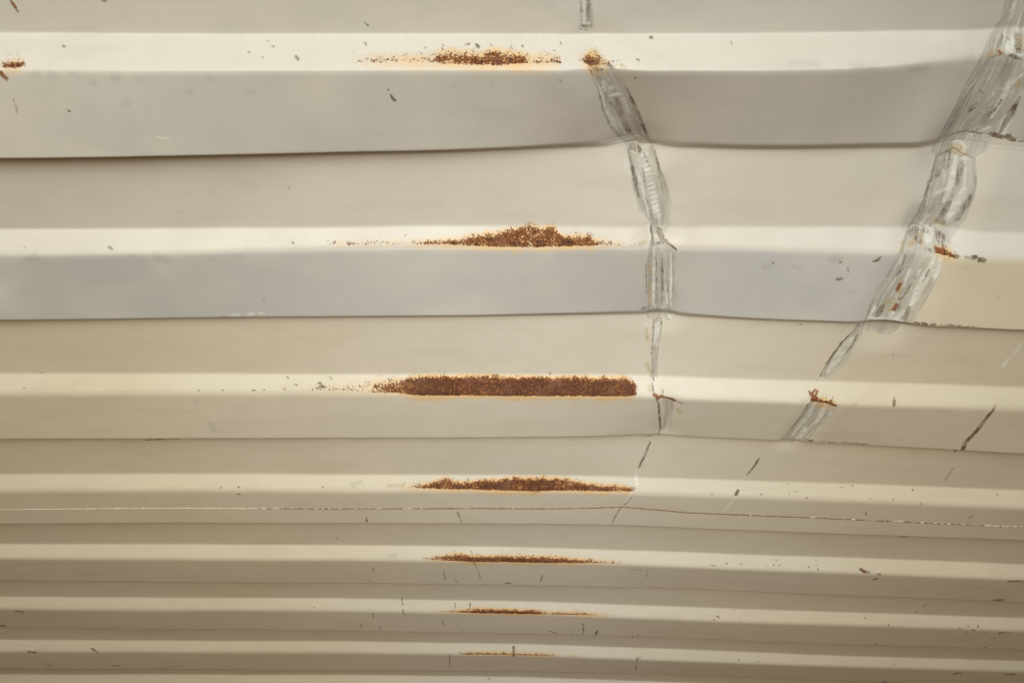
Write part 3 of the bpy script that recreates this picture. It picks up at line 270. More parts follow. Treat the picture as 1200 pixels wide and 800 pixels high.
(1.12, [(0.7877, 1.3965), (0.7896, 1.3987)]),
(3.05, [(-0.9429, 1.1842), (-0.9334, 1.1881)]),
(3.42, [(-1.0082, 1.255), (-1.0014, 1.2549)]),
(3.62, [(-1.0152, 1.4073), (-1.0036, 1.4103)]),
(3.06, [(-0.8829, 1.3975), (-0.8745, 1.4041), (-0.8699, 1.4133)]),
(1.83, [(-1.0061, 1.4699), (-0.9987, 1.4742)]),
(1.05, [(-0.3745, 1.1691), (-0.3729, 1.1691)]),
(1.48, [(-0.8685, 1.4772), (-0.8483, 1.4726)]),
(1.2, [(-0.0688, 0.9267), (-0.066, 0.9347), (-0.0622, 0.9606), (-0.0585, 0.9795)]),
(0.83, [(-0.0585, 0.9795), (-0.055, 1.0086)]),
(0.93, [(-0.1171, 0.9807), (-0.1165, 1.0166)]),
(0.83, [(-0.0999, 1.0129), (-0.0961, 1.0262)]),
(0.93, [(0.053, 0.9919), (0.0493, 1.0185)]),
(2.37, [(-0.012, 1.0276), (-0.006, 1.024), (-0.0015, 1.0273)]),
(0.91, [(0.1984, 0.9681), (0.2104, 0.9608), (0.2212, 0.9665)]),
(0.72, [(0.2284, 0.966), (0.2334, 0.9922)]),
(1.03, [(-0.2383, 0.977), (-0.2381, 0.9866)]),
(0.89, [(-0.2918, 0.8962), (-0.2909, 0.899)]),
(0.77, [(-0.0715, 0.8811), (-0.0702, 0.8837)]),
(0.94, [(-0.0527, 1.0321), (-0.0467, 1.0319)]),
(1.06, [(-0.2551, 1.023), (-0.245, 1.0261)]),
(1.25, [(-0.2073, 1.1445), (-0.2063, 1.1613)]),
(1.38, [(-0.2064, 1.1707), (-0.2044, 1.1871)]),
(1.24, [(-0.0789, 1.1553), (-0.0805, 1.1685)]),
(1.02, [(-0.1078, 1.1539), (-0.1063, 1.1633)]),
(1.19, [(0.1355, 1.2074), (0.1407, 1.2593)]),
(2.71, [(0.166, 1.2412), (0.164, 1.2578)]),
(1.43, [(0.0717, 1.2475), (0.0871, 1.2585)]),
(1.62, [(0.2296, 1.2622), (0.2453, 1.3311), (0.2456, 1.2567)]),
(1.06, [(-0.1345, 1.2106), (-0.1327, 1.2333)]),
(1.05, [(-0.2643, 1.1855), (-0.2646, 1.2002)]),
(1.08, [(-0.2601, 1.2417), (-0.2587, 1.2572)]),
(1.07, [(-0.0972, 1.2554), (-0.0922, 1.2552)]),
(1.07, [(0.1141, 1.2609), (0.1191, 1.2606)]),
(0.96, [(-0.2937, 1.2313), (-0.2943, 1.2467)]),
(2.92, [(0.0036, 1.3858), (0.0036, 1.4104)]),
(1.07, [(0.2597, 1.3988), (0.2662, 1.473)]),
(1.06, [(-0.1306, 1.405), (-0.1341, 1.4678)]),
(1.29, [(0.2619, 1.4083), (0.2668, 1.3985)]),
(1.16, [(0.1525, 1.4214), (0.1547, 1.426)]),
(1.06, [(0.1283, 1.4667), (0.132, 1.4664)]),
(1.14, [(-0.055, 1.612), (-0.051, 1.6159)]),
(0.51, [(-0.0654, 0.0082), (-0.0638, 0.0095)]),
(0.68, [(-0.0431, 0.0082), (-0.0399, 0.0082)]),
(1.2, [(-0.0335, 0.0088), (-0.0311, 0.0102)]),
(0.51, [(-0.02, 0.0082), (-0.0191, 0.0095)]),
(0.51, [(-0.0, 0.0109), (0.0008, 0.0122)]),
(0.46, [(0.0455, 0.0068), (0.0463, 0.0082)]),
(0.51, [(0.0096, 0.0095), (0.0104, 0.0102)]),
(0.62, [(0.1167, 0.0203), (0.1183, 0.0204)]),
(0.51, [(0.1152, 0.0371), (0.1162, 0.0381)]),
(0.57, [(-0.117, 0.0479), (-0.1171, 0.0488)]),
(1.3, [(-0.1153, 0.054), (-0.1127, 0.0594)]),
(0.5, [(0.0449, 0.0393), (0.0458, 0.0411)]),
(1.71, [(0.5128, 0.3431), (0.5175, 0.3435)]),
(0.98, [(0.5344, 0.3435), (0.5357, 0.3441)]),
(0.98, [(0.5333, 0.3449), (0.5346, 0.3443)]),
(0.84, [(0.5097, 0.3443), (0.5103, 0.3432)]),
(1.72, [(0.5236, 0.3449), (0.525, 0.3439)]),
(1.74, [(0.4777, 0.3442), (0.4787, 0.3442)]),
(0.89, [(0.5387, 0.3436), (0.5442, 0.3445)]),
(1.82, [(0.5169, 0.3436), (0.5187, 0.3432)]),
(0.92, [(0.5329, 0.3451), (0.5353, 0.3453)]),
(1.54, [(0.4734, 0.3446), (0.4754, 0.3434)]),
(1.72, [(0.4926, 0.3438), (0.4952, 0.3441)]),
(0.76, [(0.5026, 0.343), (0.5076, 0.3448)]),
(0.75, [(0.522, 0.3435), (0.5274, 0.3444)]),
(0.76, [(0.5101, 0.3445), (0.5106, 0.3431)]),
(1.79, [(0.4823, 0.343), (0.4872, 0.344)]),
(1.68, [(0.4941, 0.3445), (0.4972, 0.3433)]),
(0.76, [(0.5253, 0.3433), (0.5311, 0.3453)]),
(1.78, [(0.4929, 0.344), (0.4965, 0.343)]),
(0.73, [(0.4363, 0.572), (0.4393, 0.5724)]),
(1.0, [(0.4022, 0.5712), (0.4074, 0.5717)]),
(0.78, [(0.4741, 0.5726), (0.4779, 0.5716)]),
(0.78, [(0.4606, 0.5729), (0.4635, 0.5706)]),
(0.93, [(0.3922, 0.5711), (0.3957, 0.5695)]),
(0.93, [(0.4711, 0.5729), (0.4755, 0.572)]),
(0.72, [(0.402, 0.5704), (0.4075, 0.569)]),
(0.8, [(0.4624, 0.5717), (0.4688, 0.5711)]),
(0.77, [(0.4306, 0.572), (0.4333, 0.5714)]),
(0.87, [(0.474, 0.5718), (0.4807, 0.5724)]),
(0.91, [(0.3965, 0.5691), (0.3996, 0.5706)]),
(0.89, [(0.4565, 0.5711), (0.462, 0.571)]),
(0.72, [(0.4204, 0.5708), (0.4253, 0.5701)]),
(0.99, [(0.4484, 0.571), (0.4513, 0.5712)]),
(0.7, [(0.3899, 0.5695), (0.3944, 0.5702)]),
(0.94, [(0.4594, 0.572), (0.464, 0.5713)]),
(0.75, [(0.4522, 0.5705), (0.4581, 0.5706)]),
(1.0, [(0.4483, 0.5713), (0.455, 0.5715)]),
(0.97, [(0.4034, 0.5704), (0.4092, 0.5699)]),
(0.68, [(0.4507, 0.5707), (0.4562, 0.5713)]),
(1.57, [(0.5089, 0.1144), (0.5116, 0.1147)]),
(0.82, [(0.5122, 0.115), (0.5129, 0.1146)]),
(1.56, [(0.4843, 0.1149), (0.4877, 0.1143)]),
(0.79, [(0.4844, 0.1144), (0.4857, 0.1147)]),
(1.44, [(0.4824, 0.1142), (0.4833, 0.1139)]),
(1.78, [(0.5054, 0.1158), (0.507, 0.1151)]),
(0.78, [(0.487, 0.1137), (0.4901, 0.1146)]),
(0.77, [(0.4721, 0.1126), (0.4764, 0.1135)]),
(1.72, [(0.5046, 0.1151), (0.509, 0.1143)]),
(0.81, [(0.5078, 0.1147), (0.5102, 0.1148)])]
PALE = [
(2.17, [(0.0653, -0.0301), (0.0666, -0.011)]),
(1.08, [(0.0659, -0.0095), (0.0714, -0.0095)]),
(1.11, [(0.0745, 0.0302), (0.0839, 0.0515), (0.0926, 0.0768), (0.1059, 0.1001), (0.1117, 0.1101)]),
(2.17, [(0.0946, 0.0518), (0.1004, 0.052)]),
(1.75, [(0.0956, 0.0601), (0.1038, 0.0593)]),
(1.12, [(0.1062, 0.0583), (0.1173, 0.0826)]),
(1.09, [(0.0863, 0.0437), (0.0893, 0.0557)]),
(0.93, [(0.1083, 0.098), (0.1175, 0.113)]),
(1.35, [(0.0949, 0.0813), (0.1012, 0.0906)]),
(1.21, [(0.1369, 0.1703), (0.1472, 0.1992), (0.1531, 0.2193)]),
(1.48, [(0.1587, 0.2101), (0.1636, 0.2203)]),
(1.77, [(0.1611, 0.2592), (0.1656, 0.2977), (0.1695, 0.3398)]),
(1.53, [(0.1813, 0.2667), (0.186, 0.3031), (0.1906, 0.3386)]),
(1.04, [(0.1809, 0.3092), (0.1853, 0.3366)]),
(0.98, [(0.1531, 0.2286), (0.1577, 0.2488)]),
(1.33, [(0.1655, 0.3823), (0.1655, 0.3824)]),
(3.79, [(0.1793, 0.3844), (0.18, 0.4097)]),
(2.62, [(0.1922, 0.3712), (0.185, 0.3515)]),
(1.77, [(0.2129, 0.5143), (0.2114, 0.5453), (0.2103, 0.5668)]),
(1.99, [(0.1768, 0.7155), (0.1704, 0.741)]),
(1.96, [(0.1815, 0.6794), (0.1853, 0.7061)]),
(4.12, [(0.4756, 0.0126), (0.4754, 0.0246)]),
(3.17, [(0.4891, 0.0546), (0.4905, 0.0734), (0.4912, 0.095)]),
(2.06, [(0.469, -0.0229), (0.4717, -0.0105)]),
(1.57, [(0.4965, 0.0471), (0.4933, 0.0563)]),
(2.16, [(0.4938, 0.1071), (0.4884, 0.1136)]),
(4.3, [(0.5073, 0.1092), (0.5042, 0.0943)]),
(5.41, [(0.472, 0.1398), (0.4789, 0.147)]),
(3.27, [(0.4753, 0.1524), (0.4766, 0.1792), (0.4743, 0.2012)]),
(4.98, [(0.491, 0.1851), (0.4874, 0.2025), (0.4856, 0.2202)]),
(1.36, [(0.454, 0.189), (0.4567, 0.2036)]),
(2.19, [(0.4623, 0.1918), (0.4732, 0.1858)]),
(4.97, [(0.4699, 0.2345), (0.4677, 0.2437)]),
(1.65, [(0.4435, 0.2737), (0.4386, 0.2906), (0.432, 0.3165)]),
(1.68, [(0.4629, 0.279), (0.459, 0.3024)]),
(4.49, [(0.4744, 0.264), (0.4723, 0.2826), (0.468, 0.3072), (0.4649, 0.3237)]),
(3.35, [(0.4811, 0.2647), (0.4797, 0.2854)]),
(2.23, [(0.4251, 0.3277), (0.4226, 0.3412)]),
(2.25, [(0.4248, 0.3422), (0.4388, 0.3428)]),
(2.26, [(0.4523, 0.32), (0.4479, 0.3401)]),
(1.67, [(0.4526, 0.2795), (0.4509, 0.3006)]),
(2.83, [(0.4597, 0.3329), (0.4543, 0.342)]),
(1.64, [(0.4376, 0.2617), (0.4383, 0.2718)]),
(5.21, [(0.4157, 0.3917), (0.4081, 0.4132), (0.4007, 0.4451)]),
(3.63, [(0.3882, 0.4916), (0.3884, 0.5215), (0.3805, 0.5516)]),
(3.05, [(0.4021, 0.4909), (0.4036, 0.5243), (0.3963, 0.5444)]),
(1.82, [(0.4137, 0.4973), (0.4136, 0.5141)]),
(1.87, [(0.3842, 0.5413), (0.38, 0.566)]),
(1.88, [(0.3727, 0.5482), (0.3683, 0.5734)]),
(3.76, [(0.3936, 0.5466), (0.39, 0.5692)]),
(2.13, [(0.6162, 0.3885), (0.6151, 0.3979), (0.6131, 0.4075)]),
(2.29, [(0.6108, 0.4144), (0.6088, 0.427)]),
(1.76, [(0.3301, 0.7192), (0.3246, 0.7365), (0.3181, 0.7549)]),
(1.19, [(-0.3321, 0.3413), (-0.3242, 0.342)]),
(1.18, [(-0.314, 0.3415), (-0.3067, 0.3404)]),
(1.33, [(-0.3005, 0.3398), (-0.2946, 0.3405)]),
(0.86, [(-0.3492, 0.0952), (-0.3373, 0.0972)]),
(1.5, [(0.7372, 1.1403), (0.7403, 1.14)]),
(2.5, [(0.9206, 1.2576), (0.9284, 1.2568)]),
(1.66, [(0.6049, 0.9677), (0.6062, 0.9676)]),
(1.42, [(0.1382, 0.1517), (0.1428, 0.1496)]),
(1.43, [(0.1398, 0.1567), (0.1444, 0.1545)]),
(1.43, [(0.1414, 0.1617), (0.1461, 0.1595)]),
(1.43, [(0.143, 0.1667), (0.1477, 0.1645)]),
(1.44, [(0.1447, 0.1718), (0.1494, 0.1696)]),
(1.44, [(0.1463, 0.1769), (0.151, 0.1747)]),
(1.44, [(0.148, 0.1821), (0.1527, 0.1798)]),
(1.45, [(0.1497, 0.1873), (0.1544, 0.185)]),
(1.45, [(0.1514, 0.1925), (0.1562, 0.1903)]),
(1.46, [(0.1531, 0.1978), (0.1579, 0.1955)]),
(1.46, [(0.1548, 0.2031), (0.1596, 0.2009)]),
(1.47, [(0.1566, 0.2085), (0.1614, 0.2063)]),
(1.47, [(0.1584, 0.214), (0.1632, 0.2117)]),
(1.47, [(0.1601, 0.2195), (0.165, 0.2172)]),
(1.25, [(0.4197, 0.3663), (0.4241, 0.3676)]),
(1.23, [(0.419, 0.346), (0.4229, 0.3457)]),
(1.24, [(0.4272, 0.3569), (0.4274, 0.3439)]),
(1.24, [(0.4283, 0.343), (0.4332, 0.3465)]),
(1.24, [(0.4339, 0.3448), (0.4376, 0.3439)]),
(1.25, [(0.4388, 0.3446), (0.4457, 0.3542)]),
(1.25, [(0.4435, 0.3433), (0.4477, 0.3443)]),
(1.25, [(0.4483, 0.3425), (0.4526, 0.3436)]),
(1.25, [(0.4542, 0.3454), (0.4576, 0.3436)]),
(1.25, [(0.459, 0.3449), (0.4631, 0.3452)])]
OCHRE = [
(2.58, [(0.074, 0.0156), (0.0779, 0.0156)]),
(2.13, [(0.1014, 0.0257), (0.1045, 0.027)]),
(2.52, [(0.1564, 0.2781), (0.1602, 0.2943)]),
(2.57, [(0.1611, 0.3108), (0.1624, 0.3216)]),
(2.6, [(0.1635, 0.3228), (0.1655, 0.3399)]),
(2.96, [(0.15, 0.2511), (0.1443, 0.2523)]),
(2.16, [(0.1663, 0.3898), (0.1689, 0.4049)]),
(2.78, [(0.1717, 0.4415), (0.1761, 0.4522)]),
(2.31, [(0.2158, 0.512), (0.2227, 0.5193)]),
(2.24, [(0.1758, 0.4703), (0.178, 0.4803)]),
(3.57, [(0.4562, 0.0283), (0.4613, 0.0257)]),
(3.62, [(0.4836, 0.0109), (0.4847, 0.021)]),
(2.04, [(0.4641, 0.023), (0.4678, 0.0264)]),
(5.42, [(0.4705, 0.1434), (0.4795, 0.1488)]),
(3.35, [(0.4461, 0.2902), (0.4491, 0.3082), (0.4492, 0.3158)]),
(2.79, [(0.4393, 0.3184), (0.4358, 0.3273)]),
(2.81, [(0.4454, 0.316), (0.4437, 0.3314)]),
(2.17, [(0.4378, 0.2467), (0.4361, 0.258)]),
(3.29, [(0.4461, 0.25), (0.4527, 0.2471)]),
(2.75, [(0.4586, 0.2405), (0.4609, 0.2513)]),
(2.79, [(0.4742, 0.2248), (0.4844, 0.2282)]),
(1.3, [(0.1577, 0.7098), (0.1866, 0.706)]),
(2.64, [(0.4965, 0.0517), (0.4989, 0.0608)])]
RUSTY = [
(2.21, [(0.4454, 0.3052), (0.4462, 0.2976)]),
(2.52, [(0.4482, 0.3301), (0.4496, 0.3245)]),
(2.81, [(0.1835, 0.4847), (0.1893, 0.4898)]),
(2.26, [(0.1912, 0.4867), (0.2093, 0.493)]),
(1.28, [(0.4658, 0.0239), (0.4678, 0.0264)]),
(2.44, [(0.5806, 0.9409), (0.5864, 0.9439)]),
(1.48, [(0.3806, 0.4771), (0.3871, 0.4705)]),
(1.48, [(0.3795, 0.4729), (0.3859, 0.4813)]),
(1.3, [(0.3903, 0.4714), (0.387, 0.4791)]),
(1.94, [(0.4748, 0.2534), (0.4823, 0.2569)]),
(1.51, [(-0.4573, -0.028), (-0.4563, -0.0234)]),
(2.0, [(-0.4751, 0.0314), (-0.4726, 0.0354)])]
SMUDGE = [
(3.85, [(-0.4087, 0.0323), (-0.4065, 0.0326)]),
(3.9, [(-0.4296, 0.033), (-0.4274, 0.0334)]),
(3.83, [(-0.3941, 0.0403), (-0.3918, 0.0407)]),
(3.77, [(-0.3706, 0.0347), (-0.3684, 0.0351)]),
(3.73, [(-0.3484, 0.0371), (-0.3461, 0.0375)]),
(3.68, [(-0.3064, 0.0488), (-0.3041, 0.0492)]),
(3.62, [(-0.2827, 0.0356), (-0.2804, 0.036)]),
(3.59, [(-0.2478, 0.049), (-0.2454, 0.0495)]),
(3.81, [(-0.3695, 0.0593), (-0.3672, 0.0598)]),
(3.94, [(-0.4441, 0.0314), (-0.4419, 0.0318)]),
(5.13, [(-0.541, 0.2629), (-0.534, 0.2619)]),
(3.23, [(-0.4281, 0.2606), (-0.4241, 0.2597)]),
(6.38, [(-0.3991, 0.2622), (-0.388, 0.2667)]),
(3.12, [(-0.3391, 0.2655), (-0.3362, 0.2656)]),
(3.08, [(-0.312, 0.2639), (-0.3063, 0.264)]),
(4.66, [(0.2883, 0.2797), (0.2936, 0.2774)]),
(4.2, [(0.3206, 0.2777), (0.3287, 0.2796)]),
(5.3, [(0.3616, 0.2675), (0.3703, 0.2683)]),
(3.27, [(0.3916, 0.3062), (0.3961, 0.305)]),
(2.92, [(0.554, 0.3042), (0.5562, 0.3052)]),
(3.64, [(-0.4114, 0.5005), (-0.4116, 0.5052)]),
(5.01, [(-0.4041, 0.5443), (-0.4042, 0.5577)]),
(10.94, [(0.4456, 0.2098), (0.4449, 0.226)]),
(2.73, [(0.258, 0.022), (0.2856, 0.0248)]),
(3.73, [(0.3176, 0.0267), (0.3384, 0.029)]),
(3.9, [(0.3774, 0.0343), (0.3926, 0.0343)]),
(2.13, [(-0.0547, 0.0448), (-0.0532, 0.0456)]),
(1.7, [(-0.0201, 0.0423), (-0.0185, 0.0423)]),
(5.24, [(-0.2375, 0.7059), (-0.2247, 0.7016)]),
(3.9, [(-0.1831, 0.7071), (-0.1642, 0.7071)]),
(4.53, [(-0.2039, 0.9396), (-0.1952, 0.9363)]),
(5.43, [(-0.7693, 1.485), (-0.7108, 1.4757)]),
(2.83, [(0.5017, 0.7206), (0.5124, 0.7238)]),
(2.95, [(0.3711, 0.4864), (0.387, 0.4813)]),
(3.61, [(0.4361, 0.4892), (0.4389, 0.4864)]),
(3.17, [(0.5451, 0.4949), (0.5514, 0.4945)]),
(2.54, [(0.5556, 0.4943), (0.5577, 0.4942)])]
# scrapes: (label, [(x, s, half width mm), ...])
SCRAPES = [
('short vertical scrape at the top edge', [(0.0668, -0.0301, 5.6), (0.0678, -0.0157, 5.6), (0.0684, -0.0071, 6.5)]),
('narrow slanting scrape on the nearest ridge', [(0.0793, 0.023, 6.8), (0.0858, 0.0321, 13.6), (0.0961, 0.0509, 14.7), (0.1078, 0.0821, 15.7), (0.1238, 0.1132, 16.7), (0.1357, 0.1363, 16.7)]),
('grey scrape with a row of white chatter marks in the first recess', [(0.129, 0.1223, 16.1), (0.1373, 0.1469, 16.1), (0.1451, 0.1701, 17.2), (0.158, 0.2041, 17.5), (0.1639, 0.2224, 12.8), (0.1659, 0.2375, 9.9)]),
('straight vertical scrape with yellow specks on the second ridge', [(0.1665, 0.2534, 11.9), (0.1699, 0.269, 16.9), (0.1742, 0.3035, 17.3), (0.1788, 0.3408, 18.8), (0.182, 0.3666, 18.8)]),
('thin vertical graze in the second recess', [(0.1765, 0.3511, 5.3), (0.1784, 0.377, 5.3), (0.1801, 0.4007, 5.9), (0.1805, 0.4332, 3.3), (0.1834, 0.4598, 5.6)]),
('wide slanting scrape on the nearest ridge at the right edge', [(0.4699, -0.026, 13.3), (0.4733, -0.0089, 13.4), (0.4732, 0.0126, 22.7), (0.4719, 0.0298, 25.6), (0.4728, 0.0567, 30.1), (0.4726, 0.0852, 29.5), (0.4722, 0.1134, 29.9), (0.4718, 0.1394, 29.9)]),
('wide scrape with dark gouges in the first recess', [(0.466, 0.1213, 20.5), (0.4699, 0.147, 20.5), (0.4748, 0.1792, 27.3), (0.4758, 0.2177, 27.6), (0.47, 0.2309, 25.5)]),
('widest scrape with white and orange streaks on the second ridge', [(0.4661, 0.2384, 25.4), (0.4612, 0.2579, 28.6), (0.4546, 0.2867, 28.8), (0.4477, 0.3137, 30.1), (0.4443, 0.3414, 29.4), (0.4411, 0.3672, 29.4)]),
('curved double edged graze in the second recess', [(0.4267, 0.3564, 6.8), (0.4189, 0.3812, 6.8), (0.4118, 0.4037, 9.8), (0.4049, 0.4324, 9.4), (0.3969, 0.4509, 5.9)]),
('fan of white streaks under the red brown rust spot', [(0.3967, 0.4947, 19.0), (0.3923, 0.5309, 18.3), (0.3844, 0.5697, 18.8), (0.3792, 0.5952, 18.8)]),
('small pale graze on the third ridge', [(0.2016, 0.492, 7.9), (0.2069, 0.525, 7.0), (0.2092, 0.5604, 5.4)])]
# rust: (label, [(x, s near edge, s far edge, density), ...])
RUST = [
('sparse broken rust line on the nearest ridge, thin at its left', [(-0.1588, 0.0196, 0.0223, 0.2), (-0.1508, 0.0196, 0.0223, 0.4), (-0.1271, 0.0176, 0.023, 0.5), (-0.0993, 0.0183, 0.0223, 0.65), (-0.081, 0.0183, 0.0223, 0.6), (-0.0716, 0.0163, 0.023, 0.6), (-0.0636, 0.0149, 0.0236, 0.9), (-0.0318, 0.0163, 0.0243, 0.88), (-0.0159, 0.0149, 0.025, 0.95), (0.008, 0.0163, 0.0236, 0.95), (0.0199, 0.0176, 0.023, 0.6), (0.0437, 0.0169, 0.023, 0.8), (0.0492, 0.0183, 0.0223, 0.2)]),
('small rust spot at the top of the narrow scrape', [(0.0556, 0.0196, 0.0216, 0.3), (0.0667, 0.0183, 0.023, 0.7), (0.0716, 0.0156, 0.0263, 0.95), (0.0795, 0.0176, 0.027, 0.8), (0.0888, 0.0223, 0.0256, 0.5), (0.0968, 0.0217, 0.027, 0.35), (0.107, 0.023, 0.0263, 0.15)]),
('rust patch with an orange humped top on the second ridge', [(-0.2106, 0.2457, 0.2521, 0.38), (-0.1152, 0.2476, 0.2543, 0.42), (-0.0884, 0.2491, 0.2536, 0.8), (-0.0576, 0.246, 0.2549, 0.7), (-0.0384, 0.2406, 0.2562, 0.85), (-0.0144, 0.2396, 0.2576, 0.95), (0.0, 0.2329, 0.2577, 0.8), (0.0287, 0.2307, 0.2579, 0.85), (0.0479, 0.233, 0.2567, 0.85), (0.0538, 0.2419, 0.2568, 0.95), (0.0864, 0.2443, 0.2557, 0.95), (0.099, 0.2477, 0.2546, 0.6), (0.1394, 0.2488, 0.2558, 0.35)]),
('widest and darkest rust strip, filling the slope of the third ridge', [(-0.2974, 0.4773, 0.4847, 0.25), (-0.2203, 0.4737, 0.4834, 0.38), (-0.1872, 0.4712, 0.4859, 0.5), (-0.1541, 0.4676, 0.4857, 0.72), (-0.1343, 0.4664, 0.4883, 0.85), (-0.121, 0.4628, 0.4896, 1.05), (-0.0, 0.4627, 0.4896, 1.1), (0.1484, 0.4642, 0.4888, 1.05), (0.1583, 0.4674, 0.4871, 0.8), (0.1638, 0.4774, 0.4832, 0.2)]),
('long shaggy rust patch with a pale left tail on the fourth ridge', [(-0.3031, 0.7046, 0.7133, 0.2), (-0.2021, 0.7043, 0.7115, 0.2), (-0.1452, 0.7056, 0.7113, 0.5), (-0.1225, 0.7041, 0.7128, 0.9), (-0.1009, 0.6955, 0.7143, 0.9), (-0.0694, 0.7011, 0.7142, 0.85), (-0.0189, 0.6952, 0.7158, 1.0), (0.0315, 0.6936, 0.7174, 1.0), (0.063, 0.6935, 0.7156, 0.95), (0.1136, 0.7019, 0.7154, 0.9), (0.174, 0.705, 0.7139, 0.85), (0.1841, 0.7076, 0.712, 0.2)]),
('thin even rust line on the fifth ridge, crossed by a short scratch', [(-0.1579, 0.9407, 0.9441, 0.3), (-0.1291, 0.9387, 0.9457, 0.7), (-0.0932, 0.9335, 0.9472, 0.92), (-0.0574, 0.9362, 0.9488, 1), (0.0573, 0.9357, 0.9484, 1), (0.1074, 0.9378, 0.9469, 0.95), (0.1431, 0.9393, 0.9457, 0.65), (0.183, 0.9404, 0.9459, 0.4), (0.1902, 0.9418, 0.9455, 0.1)]),
('very thin rust line on the sixth ridge', [(-0.1612, 1.1699, 1.174, 0.15), (-0.116, 1.1711, 1.1755, 0.65), (-0.0644, 1.1654, 1.178, 0.9), (0.0483, 1.1671, 1.1776, 0.92), (0.0643, 1.1702, 1.1768, 0.65), (0.1285, 1.1677, 1.1746, 0.8), (0.1893, 1.169, 1.1728, 0.4), (0.1989, 1.1705, 1.1724, 0.1)]),
('faintest broken rust line on the farthest rusty ridge', [(-0.1162, 1.4001, 1.4046, 0.3), (-0.0983, 1.3997, 1.407, 0.65), (-0.0536, 1.399, 1.4059, 0.8), (0.0179, 1.3994, 1.4066, 0.7), (0.0856, 1.399, 1.406, 0.65), (0.0998, 1.4006, 1.4053, 0.1), (0.1212, 1.3998, 1.4056, 0.5), (0.1603, 1.4004, 1.405, 0.2)]),
('rusty gouge at the left edge of the nearest ridge', [(-0.4748, 0.0234, 0.0267, 1.2), (-0.4645, 0.0234, 0.0267, 1.2), (-0.457, 0.0218, 0.0264, 1.2), (-0.4502, 0.0237, 0.0257, 0.6)]),
('short rust streak beside the wide scrape', [(0.472, 0.2517, 0.2574, 0.5), (0.4757, 0.2524, 0.2591, 1.1), (0.484, 0.2525, 0.2596, 1.1), (0.4933, 0.2563, 0.2601, 0.9), (0.5009, 0.2579, 0.2602, 0.4)]),
('red brown rust spot with a tail at the top of the fan shaped scrape', [(0.3806, 0.4815, 0.4861, 0.5), (0.3828, 0.4738, 0.4873, 1), (0.3881, 0.4769, 0.487, 1), (0.3924, 0.4822, 0.4882, 1.05), (0.4033, 0.4847, 0.49, 1.1), (0.4131, 0.4867, 0.4936, 1), (0.4177, 0.4886, 0.4934, 0.3)])]
SEAM = [(-0.7817, 0.7643), (-0.5207, 0.7635), (-0.2602, 0.7633), (-0.052, 0.7617), (0.0649, 0.7612), (0.1295, 0.7572), (0.1614, 0.7528), (0.1872, 0.7538), (0.2198, 0.7567), (0.259, 0.7613), (0.3874, 0.7625), (0.5148, 0.7635), (0.6416, 0.7652), (0.7662, 0.7658)]
TINTS = [
]
# ---------------------------------------------------------------- roof profile
# trapezoidal corrugation, seen from below: A = slope facing the camera, B = lower flat,
# C = slope facing away, D = recessed flat.  s = developed length across the corrugations.
PITCH, RUN, RUN_C, FLAT, DEPTH, Y_FIRST = 0.209, 0.020, 0.0100, 0.0873, 0.020, 0.2796
ROOF_Z = CAM_Z + 0.6556
SL = math.hypot(RUN, DEPTH); SLC = math.hypot(RUN_C, DEPTH)
REC = PITCH - FLAT - RUN - RUN_C
S_PER = SL + SLC + FLAT + REC
K0, K1 = -4, 14
def profile_nodes():
    s, y, z = [], [], []
    for k in range(K0, K1):
        for ds, dy, dz in ((0, 0, 0), (SL, RUN, -DEPTH), (SL + FLAT, RUN + FLAT, -DEPTH), (SL + SLC + FLAT, RUN + RUN_C + FLAT, 0)):
            s.append(k * S_PER + ds); y.append(Y_FIRST + k * PITCH + dy); z.append(dz)
    return np.array(s), np.array(y), np.array(z)
NS, NY, NZ = profile_nodes()
_fs = np.arange(NS[0], NS[-1], 0.0004)
def _round(a, n):
    ker = np.ones(n) / n
    p = np.pad(a, n, mode='edge')
    return np.convolve(np.convolve(p, ker, 'same'), ker, 'same')[n:-n]
_y0, _z0 = np.interp(_fs, NS, NY), np.interp(_fs, NS, NZ)
_ph = (_fs / S_PER - np.floor(_fs / S_PER)) * S_PER              # the A/B folds are rounder than the others
_soft = np.clip(1.6 - np.minimum(abs(_ph - SL), 1.0) / 0.010, 0, 1)
_fy = _round(_y0, 7) * (1 - _soft) + _round(_y0, 23) * _soft
_fz = _round(_z0, 7) * (1 - _soft) + _round(_z0, 23) * _soft
def gauss_cols(A, sig):
    r = int(3 * sig) + 1
    k = np.exp(-0.5 * (np.arange(-r, r + 1) / sig) ** 2); k /= k.sum()
    P = np.pad(A, ((0, 0), (r, r)), mode='edge')
    return sum(k[i] * P[:, i:i + A.shape[1]] for i in range(2 * r + 1))
# rows (s) and columns (xi): finest where the roof is near
def grid():
    rows = [np.linspace(NS[2], -0.16, 90)[:-1]]
    s = -0.16; fine = []
    while s < 2.05:
        fine.append(s); s += 0.00085 + 0.00105 * max(0.0, min(1.0, (s + 0.1) / 1.7))
    rows.append(np.array(fine)); rows.append(np.linspace(2.06, NS[-3], 120))
    S = np.concatenate(rows)
    xi = np.linspace(-1.06, 1.06, 1420)
    out = np.linspace(0, 1, 26)[1:]
    Yr = np.interp(S, _fs, _fy)
    half = np.maximum(0.30, 600 / 870 * (np.clip(Yr, 0.1, 1.9) * math.cos(PITCH_UP) + 0.66 * math.sin(PITCH_UP)))
    Xf = half[:, None] * xi[None, :]
    L = Xf[:, :1] + (-1.60 - Xf[:, :1]) * out[::-1][None, :]
    R = Xf[:, -1:] + (1.60 - Xf[:, -1:]) * out[None, :]
    return S, np.concatenate([L, Xf, R], axis=1), Yr
